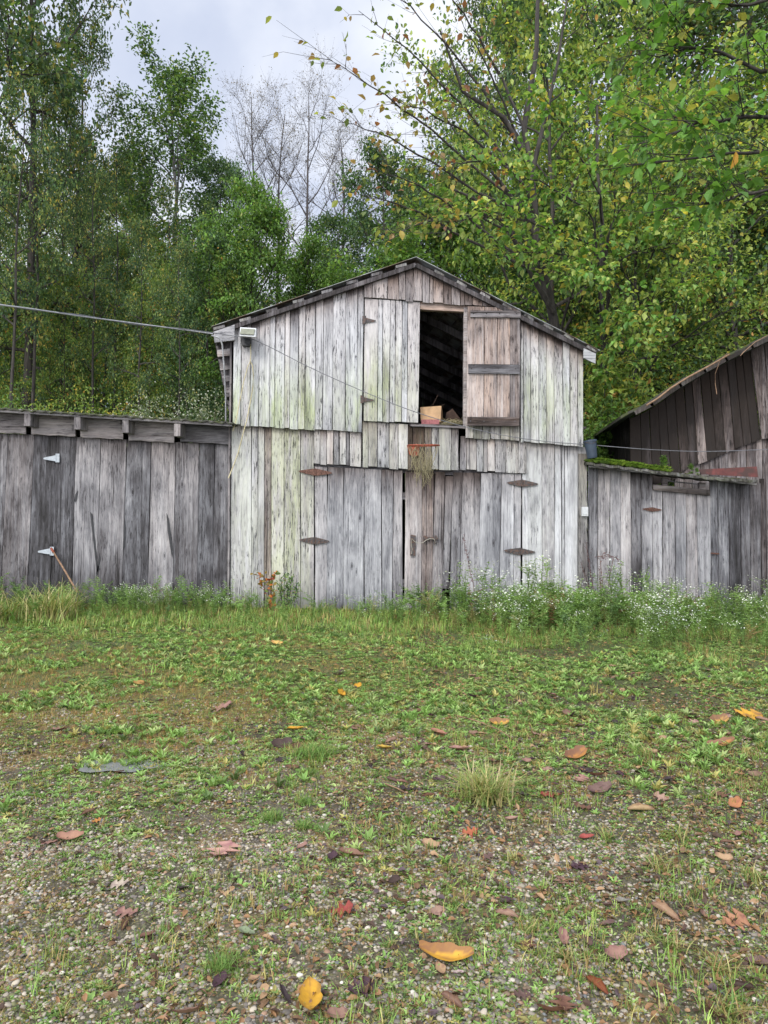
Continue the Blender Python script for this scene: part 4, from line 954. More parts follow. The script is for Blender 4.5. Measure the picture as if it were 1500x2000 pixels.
template('pole', dict(seed=18, H=17, r0=.13, limbs=16, lo=.45, spread=2.6, rise=.5, nb=6, nt_=5, twl=.5), dict(per=10, L=.15, W=.09, pal=POLE, spread=.16))
template('bare', dict(seed=21, H=19, r0=.15, limbs=20, lo=.42, spread=4.0, rise=1.3, nb=9, nt_=7, twl=.7, shape=.6), dict(per=2, L=.07, W=.05, pal=[(3, (.14, .12, .08)), (1, (.2, .14, .06))], spread=.1), bark=M_BARKT, twigs=True)
template('bare2', dict(seed=27, H=19, r0=.17, limbs=16, lo=.36, spread=5.0, rise=1.0, nb=10, nt_=7, twl=.8, shape=.6), dict(per=2, L=.07, W=.05, pal=[(3, (.14, .12, .08)), (1, (.2, .14, .06))], spread=.1), bark=M_BARKT, twigs=True)
template('broad', dict(seed=31, H=12, r0=.13, limbs=26, lo=.12, spread=4.4, rise=.45, nb=9, nt_=7, twl=.55), dict(per=13, L=.125, W=.085, pal=YG[:3] + DG + YG, spread=.16, tpl=TPL6, flat=.75, clump=.25))
def plant_tree(key, name, label, px, Y, top=None, s=None, rz=0.0, group=None, cat='tree', sx=1.0):
    tm, cm, H = TREES[key]; x = float(P(px, 900, Y)[0]); z = float(gz(x, Y)) - 0.1
    if top is not None: s = float(P(px, top, Y)[2] - z) / H
    r = bpy.data.objects.new(name, None); C.objects.link(r); r.location = (x, Y, z); r.rotation_euler = (0, 0, rz); r.scale = (s * sx, s * sx, s)
    tagp(r, label, cat, group)
    for nm, me in (('trunk', tm), ('crown', cm)):
        if me: o = bpy.data.objects.new(nm, me); C.objects.link(o); o.parent = r
    return r

# ---- the wood behind
A_ = plant_tree
A_('highoak', 'oak_tree', 'tall dark green oak filling the upper left corner', 60, 20, s=1.05, rz=.3, sx=.62)
A_('highoak', 'oak_tree', 'dark oak half cut off by the left edge', -110, 19, s=1.1, rz=2.1, sx=.9)
A_('highoak', 'oak_tree', 'oak standing behind the corner oak, its crown yellowing inside', 130, 25, top=60, rz=4.0, sx=.6)
A_('ash', 'ash_tree', 'tall slender mid green tree with a rounded top against the sky', 340, 26, top=165, rz=.4, sx=1.15)
A_('ash', 'ash_tree', 'slender green tree just left of the round topped one', 262, 29, top=330, rz=2.4, sx=.9)
A_('dark', 'dark_tree', 'small dark tree in front of the leftmost bare tree', 425, 26, top=335, rz=1.0, sx=.55)
A_('bushy', 'bushy_tree', 'bright green bushy tree left of the barn roof, under the bare trees', 500, 20, top=385, rz=1.4, sx=.75)
A_('bare', 'bare_tree', 'leftmost leafless tree against the sky', 478, 30, top=200, rz=.2, sx=.85)
A_('bare', 'bare_tree', 'second leafless tree from the left, with many upright limbs', 535, 31, top=215, rz=2.0, sx=.9)
A_('bare2', 'bare_tree', 'tallest leafless tree with a strong fork left of the barn ridge', 605, 28, top=185, rz=3.5, sx=.8)
A_('bare', 'bare_tree', 'rightmost leafless tree partly behind the dark green tree', 685, 33, top=270, rz=4.4, sx=1.1)
A_('dark', 'dark_tree', 'dark green tree directly behind the barn ridge', 755, 23, top=325, rz=2.2, sx=.75)
A_('dark', 'dark_tree', 'dark green tree between the bushy tree and the barn ridge', 660, 26, top=440, rz=.9, sx=.8)
A_('bushy', 'bushy_tree', 'green tree low over the left barn roof slope', 590, 22, top=490, rz=3.9, sx=.8)
A_('dark', 'dark_tree', 'dark tree left of the bushy tree, above the left eave', 400, 19, top=490, rz=5.2, sx=.7)
for i, (px, Y, tp, rz, sx) in enumerate([(110, 27, 520, .2, .8), (200, 25, 540, 1.8, .8), (300, 24, 600, 3.1, .8), (20, 26, 560, 4.2, .8), (380, 28, 610, 5.1, .8), (160, 32, 560, 2.7, .9), (-60, 23, 560, .9, .8), (260, 19.5, 690, 2.9, .6), (90, 19.5, 670, 1.2, .6), (440, 25, 640, 4.9, .8)]):
    A_('maple', 'understory_maple', ['yellowing', 'green gold', 'orange tinged'][i % 3] + ' young maple in the left wood, ' + ['behind the tall oak', 'above the middle of the lean-to', 'right of the tall oak', 'at the far left edge', 'near the left barn eave', 'deep in the wood', 'beyond the frame edge', 'low over the lean-to roof', 'low behind the cable', 'beside the eave of the barn'][i], px, Y, top=tp, rz=rz, sx=sx, group='young maples under the left wood')
for i, (px, Y, tp, rz) in enumerate([(15, 16.5, 150, .3), (62, 18, 120, 1.5), (118, 21, 200, 2.2), (182, 19, 330, 3.3), (222, 23, 300, 4.4), (268, 18, 430, 5.0), (318, 22, 360, .9), (352, 17.5, 470, 2.8), (148, 26, 260, 1.9), (245, 27, 350, .4), (388, 21, 480, 3.7), (-40, 17, 180, 5.5)]):
    A_('pole', 'slim_tree', 'slim forest tree with a bare lower trunk, ' + ['at the left edge', 'second from the left edge', 'right of the corner oak trunk', 'above the second rafter of the lean-to', 'left of the middle of the lean-to', 'above the middle of the lean-to', 'under the round topped tree', 'behind the cable near the barn', 'deep between two nearer trunks', 'deep left of the round topped tree', 'close beside the left barn eave', 'just beyond the left edge'][i], px, Y, top=tp, rz=rz, group='slim trees of the left wood', sx=.6)
for i in range(26):
    px = -100 + i * 23 + rng.uniform(-10, 10); Y = rng.uniform(19, 40)
    A_('sapling', 'slender_tree', 'thin dark stemmed tree among many in the wood left of the barn', px, Y, top=rng.uniform(340, 560) if px < 380 else rng.uniform(500, 600), rz=rng.random() * 6, group='thin trees in the left wood', sx=.75)
for i in range(7):
    px = -80 + i * 125 + rng.uniform(-25, 25); Y = rng.uniform(44, 60)
    A_(['highoak', 'dark', 'ash'][i % 3], 'forest_tree', 'distant green tree deep in the wood behind the barn', px, Y, top=rng.uniform(480, 590), rz=rng.random() * 6, group='distant trees of the wood', sx=1.0)
# right side
A_('broad', 'broadleaf_tree', 'yellow green broadleaf tree with a dark forked trunk right of the barn ridge', 1085, 16, s=1.12, rz=.6, sx=.72)
A_('oak', 'oak_tree', 'dark oak behind the yellow green broadleaf tree', 985, 25, s=1.0, rz=1.1, sx=.62)
A_('oak', 'oak_tree', 'dark oak rising behind the right barn', 1270, 26, s=1.1, rz=3.1)
A_('oak', 'oak_tree', 'oak at the right edge behind the dark barn', 1500, 23, s=1.0, rz=5.1)
A_('broad', 'broadleaf_tree', 'leafy yellow green tree between the two barns', 1235, 15.5, top=330, rz=2.2, sx=.9)
A_('broad', 'broadleaf_tree', 'leafy yellow green tree over the dark barn roof', 1440, 17, top=180, rz=4.0, sx=1.0)
A_('maple', 'understory_maple', 'yellowing maple filling the gap between the barn and the dark barn', 1190, 14.0, top=640, rz=1.0)
A_('maple', 'understory_maple', 'green maple low behind the dark barn roof edge', 1330, 17.5, top=560, rz=2.6, sx=1.1)
A_('dark', 'dark_tree', 'shadowy tree low behind the right slope of the barn roof', 1090, 20, top=420, rz=.5, sx=1.2)
A_('dark', 'dark_tree', 'shadowy tree behind the dark barn ridge', 1390, 22, top=380, rz=3.5, sx=1.2)
A_('bushy', 'bushy_tree', 'bushy green tree just right of the barn ridge', 880, 21, top=400, rz=.7, sx=1.1)
A_('sapling', 'slender_tree', 'thin tree with pale yellow leaves right of the barn ridge', 1150, 19, top=120, rz=2.0, group='thin trees in the right wood', sx=1.3)
for i in range(10):
    px = 840 + i * 80 + rng.uniform(-25, 25); Y = rng.uniform(30, 52)
    A_(['oak', 'dark', 'ash'][i % 3], 'forest_tree', 'distant green tree deep in the wood behind the barn', px, Y, top=rng.uniform(330, 500), rz=rng.random() * 6, group='distant trees of the wood', sx=1.2)
for i in range(10):
    A_('sapling', 'slender_tree', 'thin tree among others in the wood right of the barn', 1000 + i * 62, rng.uniform(19, 32), top=rng.uniform(200, 450), rz=rng.random() * 6, group='thin trees in the right wood')

# near branches reaching over from a tree standing outside the frame on the right
def near_tree(name, label, base, sprays, pal, L, W, per, seed, tpl=TPL6, tr=.12, dens=7, trunk=None, limbs=()):
    rg = np.random.RandomState(seed); r = root(name, label, 'tree', base)
    base = np.array(base, float); H = max(p[-1][2] for p in sprays) + 1; tubes = []; tw = []
    tk = np.array([base + [0, 0, t * (H - base[2])] + rg.normal(0, .04, 3) * [1, 1, 0] for t in np.linspace(0, 1, 9)]); 
    if trunk is not None:
        tk = np.array([[np.interp(t, np.linspace(0, 1, len(trunk)), np.array(trunk)[:, c]) for c in range(3)] for t in np.linspace(0, 1, 15)]) + rg.normal(0, .015, (15, 3))
    tubes.append((tk, np.linspace(tr, tr * .3, len(tk)), 8))
    for lb in limbs: lb = np.array(lb); tubes.append((lb, np.linspace(tr * .5, tr * .15, len(lb)), 6))
    for sp in sprays:
        sp = np.array(sp); k = int(np.argmin(abs(tk[:, 2] - sp[0][2] + .8))); pts = np.concatenate([[tk[k]], sp])
        t = np.linspace(0, 1, len(pts)); tt = np.linspace(0, 1, 14); q = np.stack([np.interp(tt, t, pts[:, c]) for c in range(3)], 1) + rg.normal(0, .015, (14, 3))
        q[0] = tk[k]; tubes.append((q, np.linspace(tr * .28, .004, 14), 5)); LL = np.linalg.norm(np.diff(q, axis=0), axis=1).sum()
        for j in range(int(LL * dens)):
            u = rg.uniform(.25, 1); s0 = np.array([np.interp(u, tt, q[:, c]) for c in range(3)]); d = norm(q[-1] - q[0]) * .8 + rg.normal(0, .55, 3) * [1, 1, .6]; e0 = s0 + d * rg.uniform(.25, .7) * (1.3 - .6 * u)
            tubes.append((np.array([s0, (s0 + e0) / 2 + rg.normal(0, .02, 3), e0]), np.array([.006, .004, .0025]), 4)); tw.append((s0, e0))
            for _ in range(2):
                a = s0 + (e0 - s0) * rg.uniform(.2, 1); b = a + (norm(e0 - s0) + rg.normal(0, .6, 3)) * .22; tubes.append((np.array([a, b]), np.array([.003, .0015]), 3)); tw.append((a, b))
    part('trunk', trunk_mesh('trunk', tubes, M_BARK), r)
    part('crown', crown_mesh('crown', np.array(tw), per, L, W, pal, spread=.03, tpl=tpl, droop=.45, flat=.7, clump=.12), r)
    return r
GL = [(5, (.10, .22, .04)), (4, (.14, .28, .05)), (1, (.32, .32, .07))]
near_tree('overhanging_tree', 'tree beyond the right edge whose bright green near branches hang into the upper right', (float(P(1900, 900, 6.5)[0]), 6.5, .3),
          [[P(1700, 60, 6.2), P(1500, 150, 6), P(1380, 90, 6), P(1250, 110, 6.2)], [P(1700, 150, 6.2), P(1520, 230, 5.8), P(1370, 240, 5.8), P(1240, 290, 6)], [P(1700, 330, 6.2), P(1560, 360, 6), P(1450, 380, 6), P(1380, 400, 6)],
           [P(1700, 10, 6), P(1560, -10, 5.6), P(1440, 10, 5.6), P(1330, -40, 5.8)], [P(1700, 380, 6.4), P(1520, 300, 6.4), P(1400, 300, 6.4), P(1180, 330, 6.6)]], GL, .105, .07, 3, 44)
PL = [(4, (.14, .19, .055)), (3, (.24, .27, .07)), (2, (.28, .19, .08)), (1.5, (.22, .10, .055)), (1, (.38, .30, .07))]
def fan(px0, py0, px1, py1, Y0, Y1): return [P(lerp(px0, px1, t), lerp(py0, py1, t) - 18 * math.sin(3.1 * t), lerp(Y0, Y1, t)) for t in (0, .35, .7, 1)]
near_tree('elm_tree', 'sparse leafed tree whose thin twigs reach left into the sky above the barn ridge', (float(P(985, 900, 15.7)[0]), 15.7, float(gz(2.6, 15.7))),
          [fan(930, 330, 640, 120, 13, 11.5), fan(920, 370, 665, 235, 13, 11.5), fan(950, 260, 700, 20, 13, 11.5), fan(960, 200, 740, -40, 13, 12), fan(980, 150, 830, -60, 13, 12), fan(920, 430, 720, 330, 13, 11.8),
           fan(900, 460, 690, 380, 13, 11.6), fan(930, 420, 760, 470, 13, 11.4), fan(960, 300, 780, 200, 13, 11.6), fan(1000, 250, 900, 40, 13, 11.6), fan(1020, 330, 860, 330, 12.5, 11), fan(1000, 420, 860, 460, 12.5, 10.8)],
          PL, .13, .085, 1, 45, tr=.11, dens=5, trunk=[P(1120, 980, 13.3), P(1098, 700, 13.2), P(1075, 590, 13.1), P(1048, 480, 13), P(1038, 370, 13), P(1026, 250, 13), P(1046, 100, 13), P(1052, -60, 13)],
          limbs=[[P(1045, 460, 13), P(1010, 400, 12.8), P(965, 340, 12.6), P(920, 300, 12.4)], [P(1080, 610, 13), P(1040, 540, 12.7), P(990, 440, 12.5), P(920, 385, 12.3), P(885, 370, 12.2)], [P(1038, 330, 13), P(985, 230, 12.8), P(905, 180, 12.6), P(860, 60, 12.5)], [P(1036, 350, 13), P(1060, 250, 13), P(1090, 120, 13), P(1110, -20, 13)]])
near_tree('leaning_tree', 'yellow green tree spreading in front of the forked trunk, over the right roof slope', (float(P(1175, 900, 13.3)[0]), 13.3, float(gz(4, 13.3))),
          [fan(1160, 420, 960, 330, 12.6, 11.5), fan(1160, 480, 900, 420, 12.6, 11.2), fan(1170, 380, 1050, 180, 12.6, 11.3), fan(1170, 520, 960, 500, 12.6, 11.4), fan(1190, 450, 1300, 300, 12.6, 11.5), fan(1190, 520, 1350, 480, 12.6, 11.6), fan(1190, 570, 1120, 560, 12.6, 11.2),
           fan(1190, 620, 1300, 640, 12.6, 11.6), fan(1190, 560, 1050, 540, 12.6, 11.8), fan(1190, 650, 1230, 700, 12.8, 11.6), fan(1200, 400, 1200, 230, 12.6, 11.5), fan(1190, 700, 1180, 780, 12.8, 12), fan(1190, 640, 1400, 560, 12.6, 11.6)],
          YG[:4] + GL, .12, .08, 5, 46, tr=.08)
# a single yellow leaf hanging at the right
o = root('hanging_leaf', 'single golden leaf hanging from a near twig at the upper right', 'leaf', P(1438, 296, 6.3))
V, Fs, Cc = leaves(P(1438, 296, 6.3)[None], np.array([[-.25, 0, -1.0]]), np.array([[.5, -1, .2]]), .17, .075, np.array([[.60, .32, .05]]), TPL6)
part('blade', mesh_np('blade', V, Fs, M_LEAF, {'ca': Cc}), o)
mb = MB(); mb.tube([P(1425, 262, 6.35), P(1434, 280, 6.32), P(1438, 297, 6.3)], .0025, 4); mb.part('stalk', M_BARK, o)
# far wood on the hillside
acc = Acc(); n = 90000
x = nr.uniform(-60, 60, n); y = nr.uniform(52, 78, n); h = nr.rand(n) ** .8 * (9 + 5 * fbm(x * .15, y * .15, 9)) 
acc.add(*leaves(np.stack([x, y, gz(x, y) + h], 1), nr.normal(0, 1, (n, 3)), nr.normal(0, .5, (n, 3)) + [0, 0, .7], .55, .36, pick(DG + MG + YM, n) * nr.uniform(.7, 1.2, (n, 1))))
acc.solo('far_wood', M_LEAF, 'far leafy wood on the rising hillside', kind='stuff')
# shrubs behind the left shed
def shrub(name, label, px, Y, top, wd, pal, seed, n=5200, L=.05, flowers=0):
    x0 = float(P(px, 900, Y)[0]); z0 = float(gz(x0, Y)); H = float(P(px, top, Y)[2]) - z0; r = root(name, label, 'shrub', (x0, Y, z0)); rg = np.random.RandomState(seed)
    st = []; mb = MB()
    for i in range(60):
        a = rg.uniform(0, 6.28); d = wd * rg.rand() ** .6; tip = np.array([x0 + d * math.cos(a), Y + d * math.sin(a) * .8, z0 + H * rg.uniform(.65, 1.05) * (1 - .25 * (d / wd) ** 2)]); b = np.array([x0, Y, z0]) + rg.normal(0, .15, 3) * [1, 1, 0]
        m_ = (b + tip) / 2 + rg.normal(0, .1, 3); mb.tube(np.array([b, m_, tip]), [.012, .008, .003], 3, cap=False); st.append((b, m_, tip))
    mb.part('stems', M_BARK, r)
    k = rg.randint(0, 60, n); u = rg.uniform(.35, 1, n); S = np.array(st); pos = S[k, 1] + (S[k, 2] - S[k, 1]) * u[:, None] + rg.normal(0, .13, (n, 3))
    V, Fs, Cc = leaves(pos, rg.normal(0, .7, (n, 3)) + [0, 0, .3], rg.normal(0, .5, (n, 3)) + [0, 0, .7], L * 1.6, L * .7, pick(pal, n) * rg.uniform(.7, 1.3, (n, 1)))
    part('foliage', mesh_np('foliage', V, Fs, M_LEAF, {'ca': np.clip(Cc, 0, 1)}), r)
    if flowers:
        k = rg.randint(0, 60, flowers); pos = S[k, 2] + rg.normal(0, .16, (flowers, 3)); V, Fs, Cc = leaves(pos, rg.normal(0, .7, (flowers, 3)), rg.normal(0, .5, (flowers, 3)) + [0, 0, .7], .035, .035, pick([(1, (.50, .52, .42)), (1, (.35, .4, .3))], flowers))
        part('flowers', mesh_np('flowers', V, Fs, M_LEAF, {'ca': Cc}), r)
PGR = [(3, (.16, .20, .12)), (2, (.10, .14, .07))]
shrub('flowering_shrub', 'pale grey green flowering shrub against the left barn eave, above the lean-to roof', 385, 13.6, 775, 1.0, PGR, 1, flowers=1500)
shrub('flowering_shrub', 'pale flowering shrub over the middle of the lean-to roof', 285, 14.0, 792, .9, PGR, 2, flowers=1000)
shrub('green_shrub', 'low green shrub at the left end of the lean-to roof', 60, 14.5, 770, 1.4, MG, 3, n=7000)
shrub('green_shrub', 'yellow green shrub behind the lean-to roof under the cable', 165, 14.5, 765, 1.3, YM, 4, n=6500)
shrub('green_shrub', 'leafy shrub in the gap below the right eave of the barn', 1190, 12.4, 770, .8, MG + BG, 5, n=7000, L=.07)
shrub('green_shrub', 'yellow tinged shrub low in the gap between the two barns', 1205, 13.2, 700, .9, YG, 6, n=6000, L=.08)

# ================================================================== GROUND COVER
# stones
def ico(sub):
    import bmesh
    bm = bmesh.new(); bmesh.ops.create_icosphere(bm, subdivisions=sub, radius=1); V = np.array([v.co[:] for v in bm.verts]); Fc = np.array([[v.index for v in f.verts] for f in bm.faces]); bm.free(); return V, Fc
def reject(n, y0, y1, wfun, xm=1.15, power=1.0):
    """random ground points in the visible wedge, kept with probability wfun"""
    y = y0 + (y1 - y0) * nr.rand(n) ** power; x = (nr.rand(n) * 2 - 1) * (y * .56 * xm + .25)
    keep = nr.rand(n) < wfun(x, y); return x[keep], y[keep]
SCOL = [(6, (.24, .21, .165)), (5, (.32, .28, .22)), (6, (.12, .105, .09)), (1.0, (.40, .36, .30)), (3, (.17, .12, .08)), (.12, (.48, .45, .39)), (1, (.13, .135, .135)), (1.5, (.24, .15, .10)), (2, (.15, .15, .07)), (1, (.20, .14, .07))]
acc = Acc()
def stones(n, y0, y1, r0, r1, sub, var, wf):
    x, y = reject(n, y0, y1, wf); m = len(x); sz = nr.uniform(r0, r1, m) * (1 + 0.7 * (nr.rand(m) ** 6))
    for v in range(var):
        T, Fc = ico(sub); T = T * (1 + .22 * np.sin(T @ nr.normal(0, 2.2, (3, 3)) + nr.rand(3) * 6).prod(1))[:, None] * np.array([1, nr.uniform(.6, .95), nr.uniform(.4, .65)]); T = T + nr.normal(0, .04, T.shape)
        s = slice(v, None, var); k = len(x[s]); pos = np.stack([x[s], y[s], gz(x[s], y[s]) + sz[s] * nr.uniform(-.1, .35, k)], 1)
        mul = pick(SCOL, k) * nr.uniform(.75, 1.25, (k, 1)); acc.add(*scatter(T, [Fc], np.ones((len(T), 3)), pos, nr.rand(k) * 6.28, sz[s], tilt=nr.normal(0, .3, k), mul=mul))
gw = lambda x, y: 0.12 + .85 * weights(x, y)[0] * (.35 + .65 * sstep(.36, .56, fbm(x * 2.6, y * 2.6, 131, 3)))
gw2 = lambda x, y: np.clip(gw(x, y) * 1.25 + .05, 0, 1)
stones(46000, 1.75, 3.2, .0032, .0085, 2, 5, gw2)
stones(80000, 3.1, 5.8, .0038, .0095, 1, 5, gw)
acc.solo('gravel', M_STONE, 'loose grey and tan gravel of the drive', kind='stuff', smooth=True)

# rosettes and little weeds
def rosette(k, L, W, up=.35, seed=0):
    rg = np.random.RandomState(seed); an = np.arange(k) * 2.4 + rg.normal(0, .2, k); s = rg.uniform(.6, 1.1, k)
    ax = np.stack([np.cos(an), np.sin(an), up + rg.normal(0, .15, k)], 1); pos = np.stack([np.cos(an), np.sin(an), np.ones(k) * .15], 1) * (.12 * L)
    nm = np.stack([-np.cos(an) * .3, -np.sin(an) * .3, np.ones(k)], 1)
    return leaves(pos, ax, nm, L * s, W * s, np.ones((k, 3)) * rg.uniform(.8, 1.15, (k, 1)), TPL6)
def blades(k, L, W, seed=0, lean=.55, spread=.1, seg=3):
    rg = np.random.RandomState(seed); V = []; Fq = []; Cc = []
    for i in range(k):
        an = rg.rand() * 6.28; l = L * rg.uniform(.5, 1.15); le = lean * rg.uniform(.3, 1.4); b = np.array([rg.normal(0, spread), rg.normal(0, spread), 0]) * L; d = np.array([math.cos(an), math.sin(an), 0]); sd = np.array([-math.sin(an), math.cos(an), 0])
        n0 = len(V); c = rg.uniform(.75, 1.25)
        for j in range(seg + 1):
            t = j / seg; p = b + d * l * le * t ** 1.7 + np.array([0, 0, l * (t - .35 * le * t * t)]); w_ = W * (1 - t ** 1.6) + W * .06
            V += [p - sd * w_ / 2, p + sd * w_ / 2]; Cc += [[c] * 3] * 2
        for j in range(seg): a = n0 + j * 2; Fq.append([a, a + 1, a + 3, a + 2])
    return np.array(V), [np.array(Fq)], np.array(Cc)
GC = [(5, (.17, .29, .07)), (4, (.22, .35, .09)), (3, (.09, .15, .04)), (3, (.30, .38, .14)), (2, (.32, .29, .09))]
acc = Acc()
def cover(n, y0, y1, wf, s0, s1, pal, kinds, power=1.0, xm=1.15):
    x, y = reject(n, y0, y1, wf, xm, power); m = len(x); sz = nr.uniform(s0, s1, m)
    for v, (T, Fs, Cl) in enumerate(kinds):
        s = slice(v, None, len(kinds)); k = len(x[s])
        if k: acc.add(*scatter(T, Fs, Cl, np.stack([x[s], y[s], gz(x[s], y[s]) - .002], 1), nr.rand(k) * 6.28, sz[s], tilt=nr.normal(0, .18, k), mul=pick(pal, k) * nr.uniform(.7, 1.3, (k, 1))))
ROS = [rosette(6, 1, .5, .35, 1), rosette(8, 1, .42, .5, 2), rosette(5, 1, .62, .25, 3), rosette(10, 1, .3, .8, 4)]
def clumpy(x, y, sc_, sd, lo=.42, hi=.6): return sstep(lo, hi, fbm(x * sc_, y * sc_, sd, 3))
cover(46000, 1.75, 5.4, lambda x, y: .22 + .75 * clumpy(x, y, 3.0, 71, .36, .54), .007, .022, GC, ROS)
cover(16000, 1.75, 5.4, lambda x, y: clumpy(x, y, 1.6, 72, .42, .58) * (.3 + .7 * sstep(-.6, 1.2, x)), .012, .030, GC, [rosette(7, 1, .32, .9, 12), rosette(5, 1, .5, .6, 13), rosette(9, 1, .22, 1.3, 14)])
cover(26000, 1.75, 5.2, lambda x, y: .1 + .9 * clumpy(x, y, 2.2, 77, .42, .58), .006, .018, DRY + [(6, (.26, .25, .07)), (3, (.20, .13, .05))], [rosette(9, 1, .2, .9, 15), rosette(7, 1, .25, 1.4, 16)])
cover(2200, 1.75, 4.2, lambda x, y: .08 + .8 * clumpy(x, y, 2.0, 73, .5, .62), .022, .042, GC, ROS)
cover(95000, 3.2, 9.7, lambda x, y: sstep(3.3, 5.2, y + (fbm(x * 1.3, y * 1.3, 78, 3) - .5) * 3) * (.08 + .85 * clumpy(x, y, 1.8, 75, .40, .58)) * (1 - .8 * weights(x, y)[1]), .014, .042, GC, ROS)
cover(15000, 3.0, 9.7, lambda x, y: sstep(3.2, 5.4, y + (fbm(x * 1.3, y * 1.3, 79, 3) - .5) * 3) * clumpy(x, y, 1.3, 76, .46, .6), .03, .07, GC, [rosette(6, 1, .35, 1.2, 9), rosette(8, 1, .25, 1.6, 10)])
acc.solo('ground_cover', M_WEED, 'low clover and rosette weeds growing through the gravel and sod', kind='stuff')

acc = Acc()
GRC = [(5, (.18, .29, .06)), (3, (.25, .35, .08)), (2, (.36, .32, .12)), (2, (.28, .20, .08)), (2, (.10, .17, .04))]
BL = [blades(7, 1, .06, i, [.6, .9, .4, 1.1, .7][i], .25, 2) for i in range(5)]
cover(28000, 3.2, 9.9, lambda x, y: sstep(3.2, 5.0, y + (fbm(x * 1.1, y * 1.1, 80, 3) - .5) * 3) * (.15 + .5 * sstep(5.2, 8, y)) * clumpy(x, y, 1.7, 81, .42, .6), .02, .06, GRC, BL)
cover(9000, 5.5, 9.9, lambda x, y: .9 * clumpy(x, y, 1.3, 83, .48, .62) * sstep(5.5, 8.5, y), .05, .13, GRC, BL)
cover(7000, 8.2, 9.9, lambda x, y: .5 + 0 * x, .05, .16, GRC, BL)
cover(42000, 3.9, 8.9, lambda x, y: weights(x, y)[1] * .95 + .06, .012, .045, DRY + [(3, (.34, .28, .08)), (3, (.36, .20, .07))], BL)
cover(11000, 1.75, 5.0, lambda x, y: .05 + .6 * clumpy(x, y, 2.4, 87, .46, .6) * (.3 + .7 * sstep(-1, 1.5, x + .6)), .025, .07, GRC, BL)
cover(2600, 1.75, 5.0, lambda x, y: .6 * clumpy(x, y, 2.0, 89, .5, .62), .02, .05, DRY, BL)
acc.solo('grass', M_WEED, 'short patchy green and tawny grass before the barn', kind='stuff')

# moss crumbs and debris
acc = Acc()
MOSS = [(5, (.20, .22, .05)), (5, (.30, .21, .06)), (2, (.07, .09, .025)), (3, (.16, .095, .035)), (2, (.06, .045, .03))]
LIT = [(4, (.06, .035, .022)), (4, (.14, .08, .04)), (3, (.24, .13, .06)), (1, (.08, .055, .06)), (1, (.32, .20, .11))]
n = 150000; x, y = reject(n, 1.75, 8.5, lambda x, y: (.15 + .85 * sstep(3.5, 4.6, y)) * .25 + .75 * clumpy(x, y, 3.3, 91, .36, .56)); m = len(x)
acc.add(*leaves(np.stack([x, y, gz(x, y) + nr.uniform(0, .008, m)], 1), nr.normal(0, 1, (m, 3)) * [1, 1, .6], nr.normal(0, .5, (m, 3)) + [0, 0, .8], nr.uniform(.006, .016, m), nr.uniform(.002, .006, m), pick(MOSS, m)))
n = 36000; x, y = reject(n, 1.75, 9.0, lambda x, y: .1 + .8 * clumpy(x, y, 1.8, 93, .42, .6) * (.25 + .75 * sstep(-1.5, 1.5, x))); m = len(x)
acc.add(*leaves(np.stack([x, y, gz(x, y) + nr.uniform(.004, .012, m)], 1), nr.normal(0, 1, (m, 3)) * [1, 1, .2], nr.normal(0, .3, (m, 3)) + [0, 0, 1], nr.uniform(.012, .045, m), nr.uniform(.006, .028, m), pick(LIT, m), TPL6))
acc.solo('litter', M_DEAD, 'crumbled moss and leaf litter over the gravel', kind='stuff')

# tall weeds along the wall
def weed(H, k, L, W, seed, branch=3, flower=0, fcol=(.62, .64, .58), lcol=(1, 1, 1)):
    rg = np.random.RandomState(seed); a = Acc(); 
    stems = [(np.array([0, 0, 0]), np.array([rg.normal(0, .1), rg.normal(0, .1), 1.0]) * H)]
    for i in range(branch):
        t = rg.uniform(.25, .8); s = stems[0][1] * t; stems.append((s, s + np.array([rg.normal(0, .3), rg.normal(0, .3), rg.uniform(.25, .6) * (1.1 - t) + .15]) * H))
    for s, e in stems:
        V = []; w_ = .006 * H + .002
        sd = np.array([1, 0, 0]); V = np.array([s - sd * w_, s + sd * w_, e + sd * w_ * .3, e - sd * w_ * .3, s - [0, w_, 0], s + [0, w_, 0], e + [0, w_ * .3, 0], e - [0, w_ * .3, 0]])
        a.add(V, [np.array([[0, 1, 2, 3], [4, 5, 6, 7]])], np.tile(np.array([[.8, .75, .6]]), (8, 1)))
        kk = max(4, int(k * np.linalg.norm(e - s) / H)); t = np.sort(rg.rand(kk)) * .95 + .05; an = np.arange(kk) * 2.4
        pos = s + (e - s) * t[:, None]; ax = np.stack([np.cos(an), np.sin(an), rg.uniform(.0, .7, kk)], 1); a.add(*leaves(pos, ax, np.tile([0, 0, 1.0], (kk, 1)) + rg.normal(0, .2, (kk, 3)), L * (1.15 - .6 * t) * rg.uniform(.7, 1.2, kk), W, np.array([lcol]) * rg.uniform(.75, 1.25, (kk, 1))))
        if flower:
            m = flower; p = e + rg.normal(0, .09, (m, 3)) * H * [1, 1, .7]; a.add(*leaves(p, rg.normal(0, 1, (m, 3)) * [1, 1, .4], rg.normal(0, .3, (m, 3)) + [0, -.4, 1], .046, .040, np.tile(np.array([fcol]) / np.array([[.21, .33, .10]]), (m, 1)) * rg.uniform(.8, 1.15, (m, 1))))
    return np.concatenate(a.V), [np.concatenate(v) for v in a.F.values()], np.concatenate(a.C)
WC = [(5, (.17, .29, .08)), (4, (.23, .36, .11)), (2, (.11, .19, .07)), (1.5, (.30, .30, .12)), (.6, (.30, .20, .10))]
acc = Acc()
W1 = [weed(1, 34, .13, .035, i, 3) for i in range(4)]; W2 = [weed(1, 26, .10, .03, 10 + i, 4, flower=5) for i in range(4)]
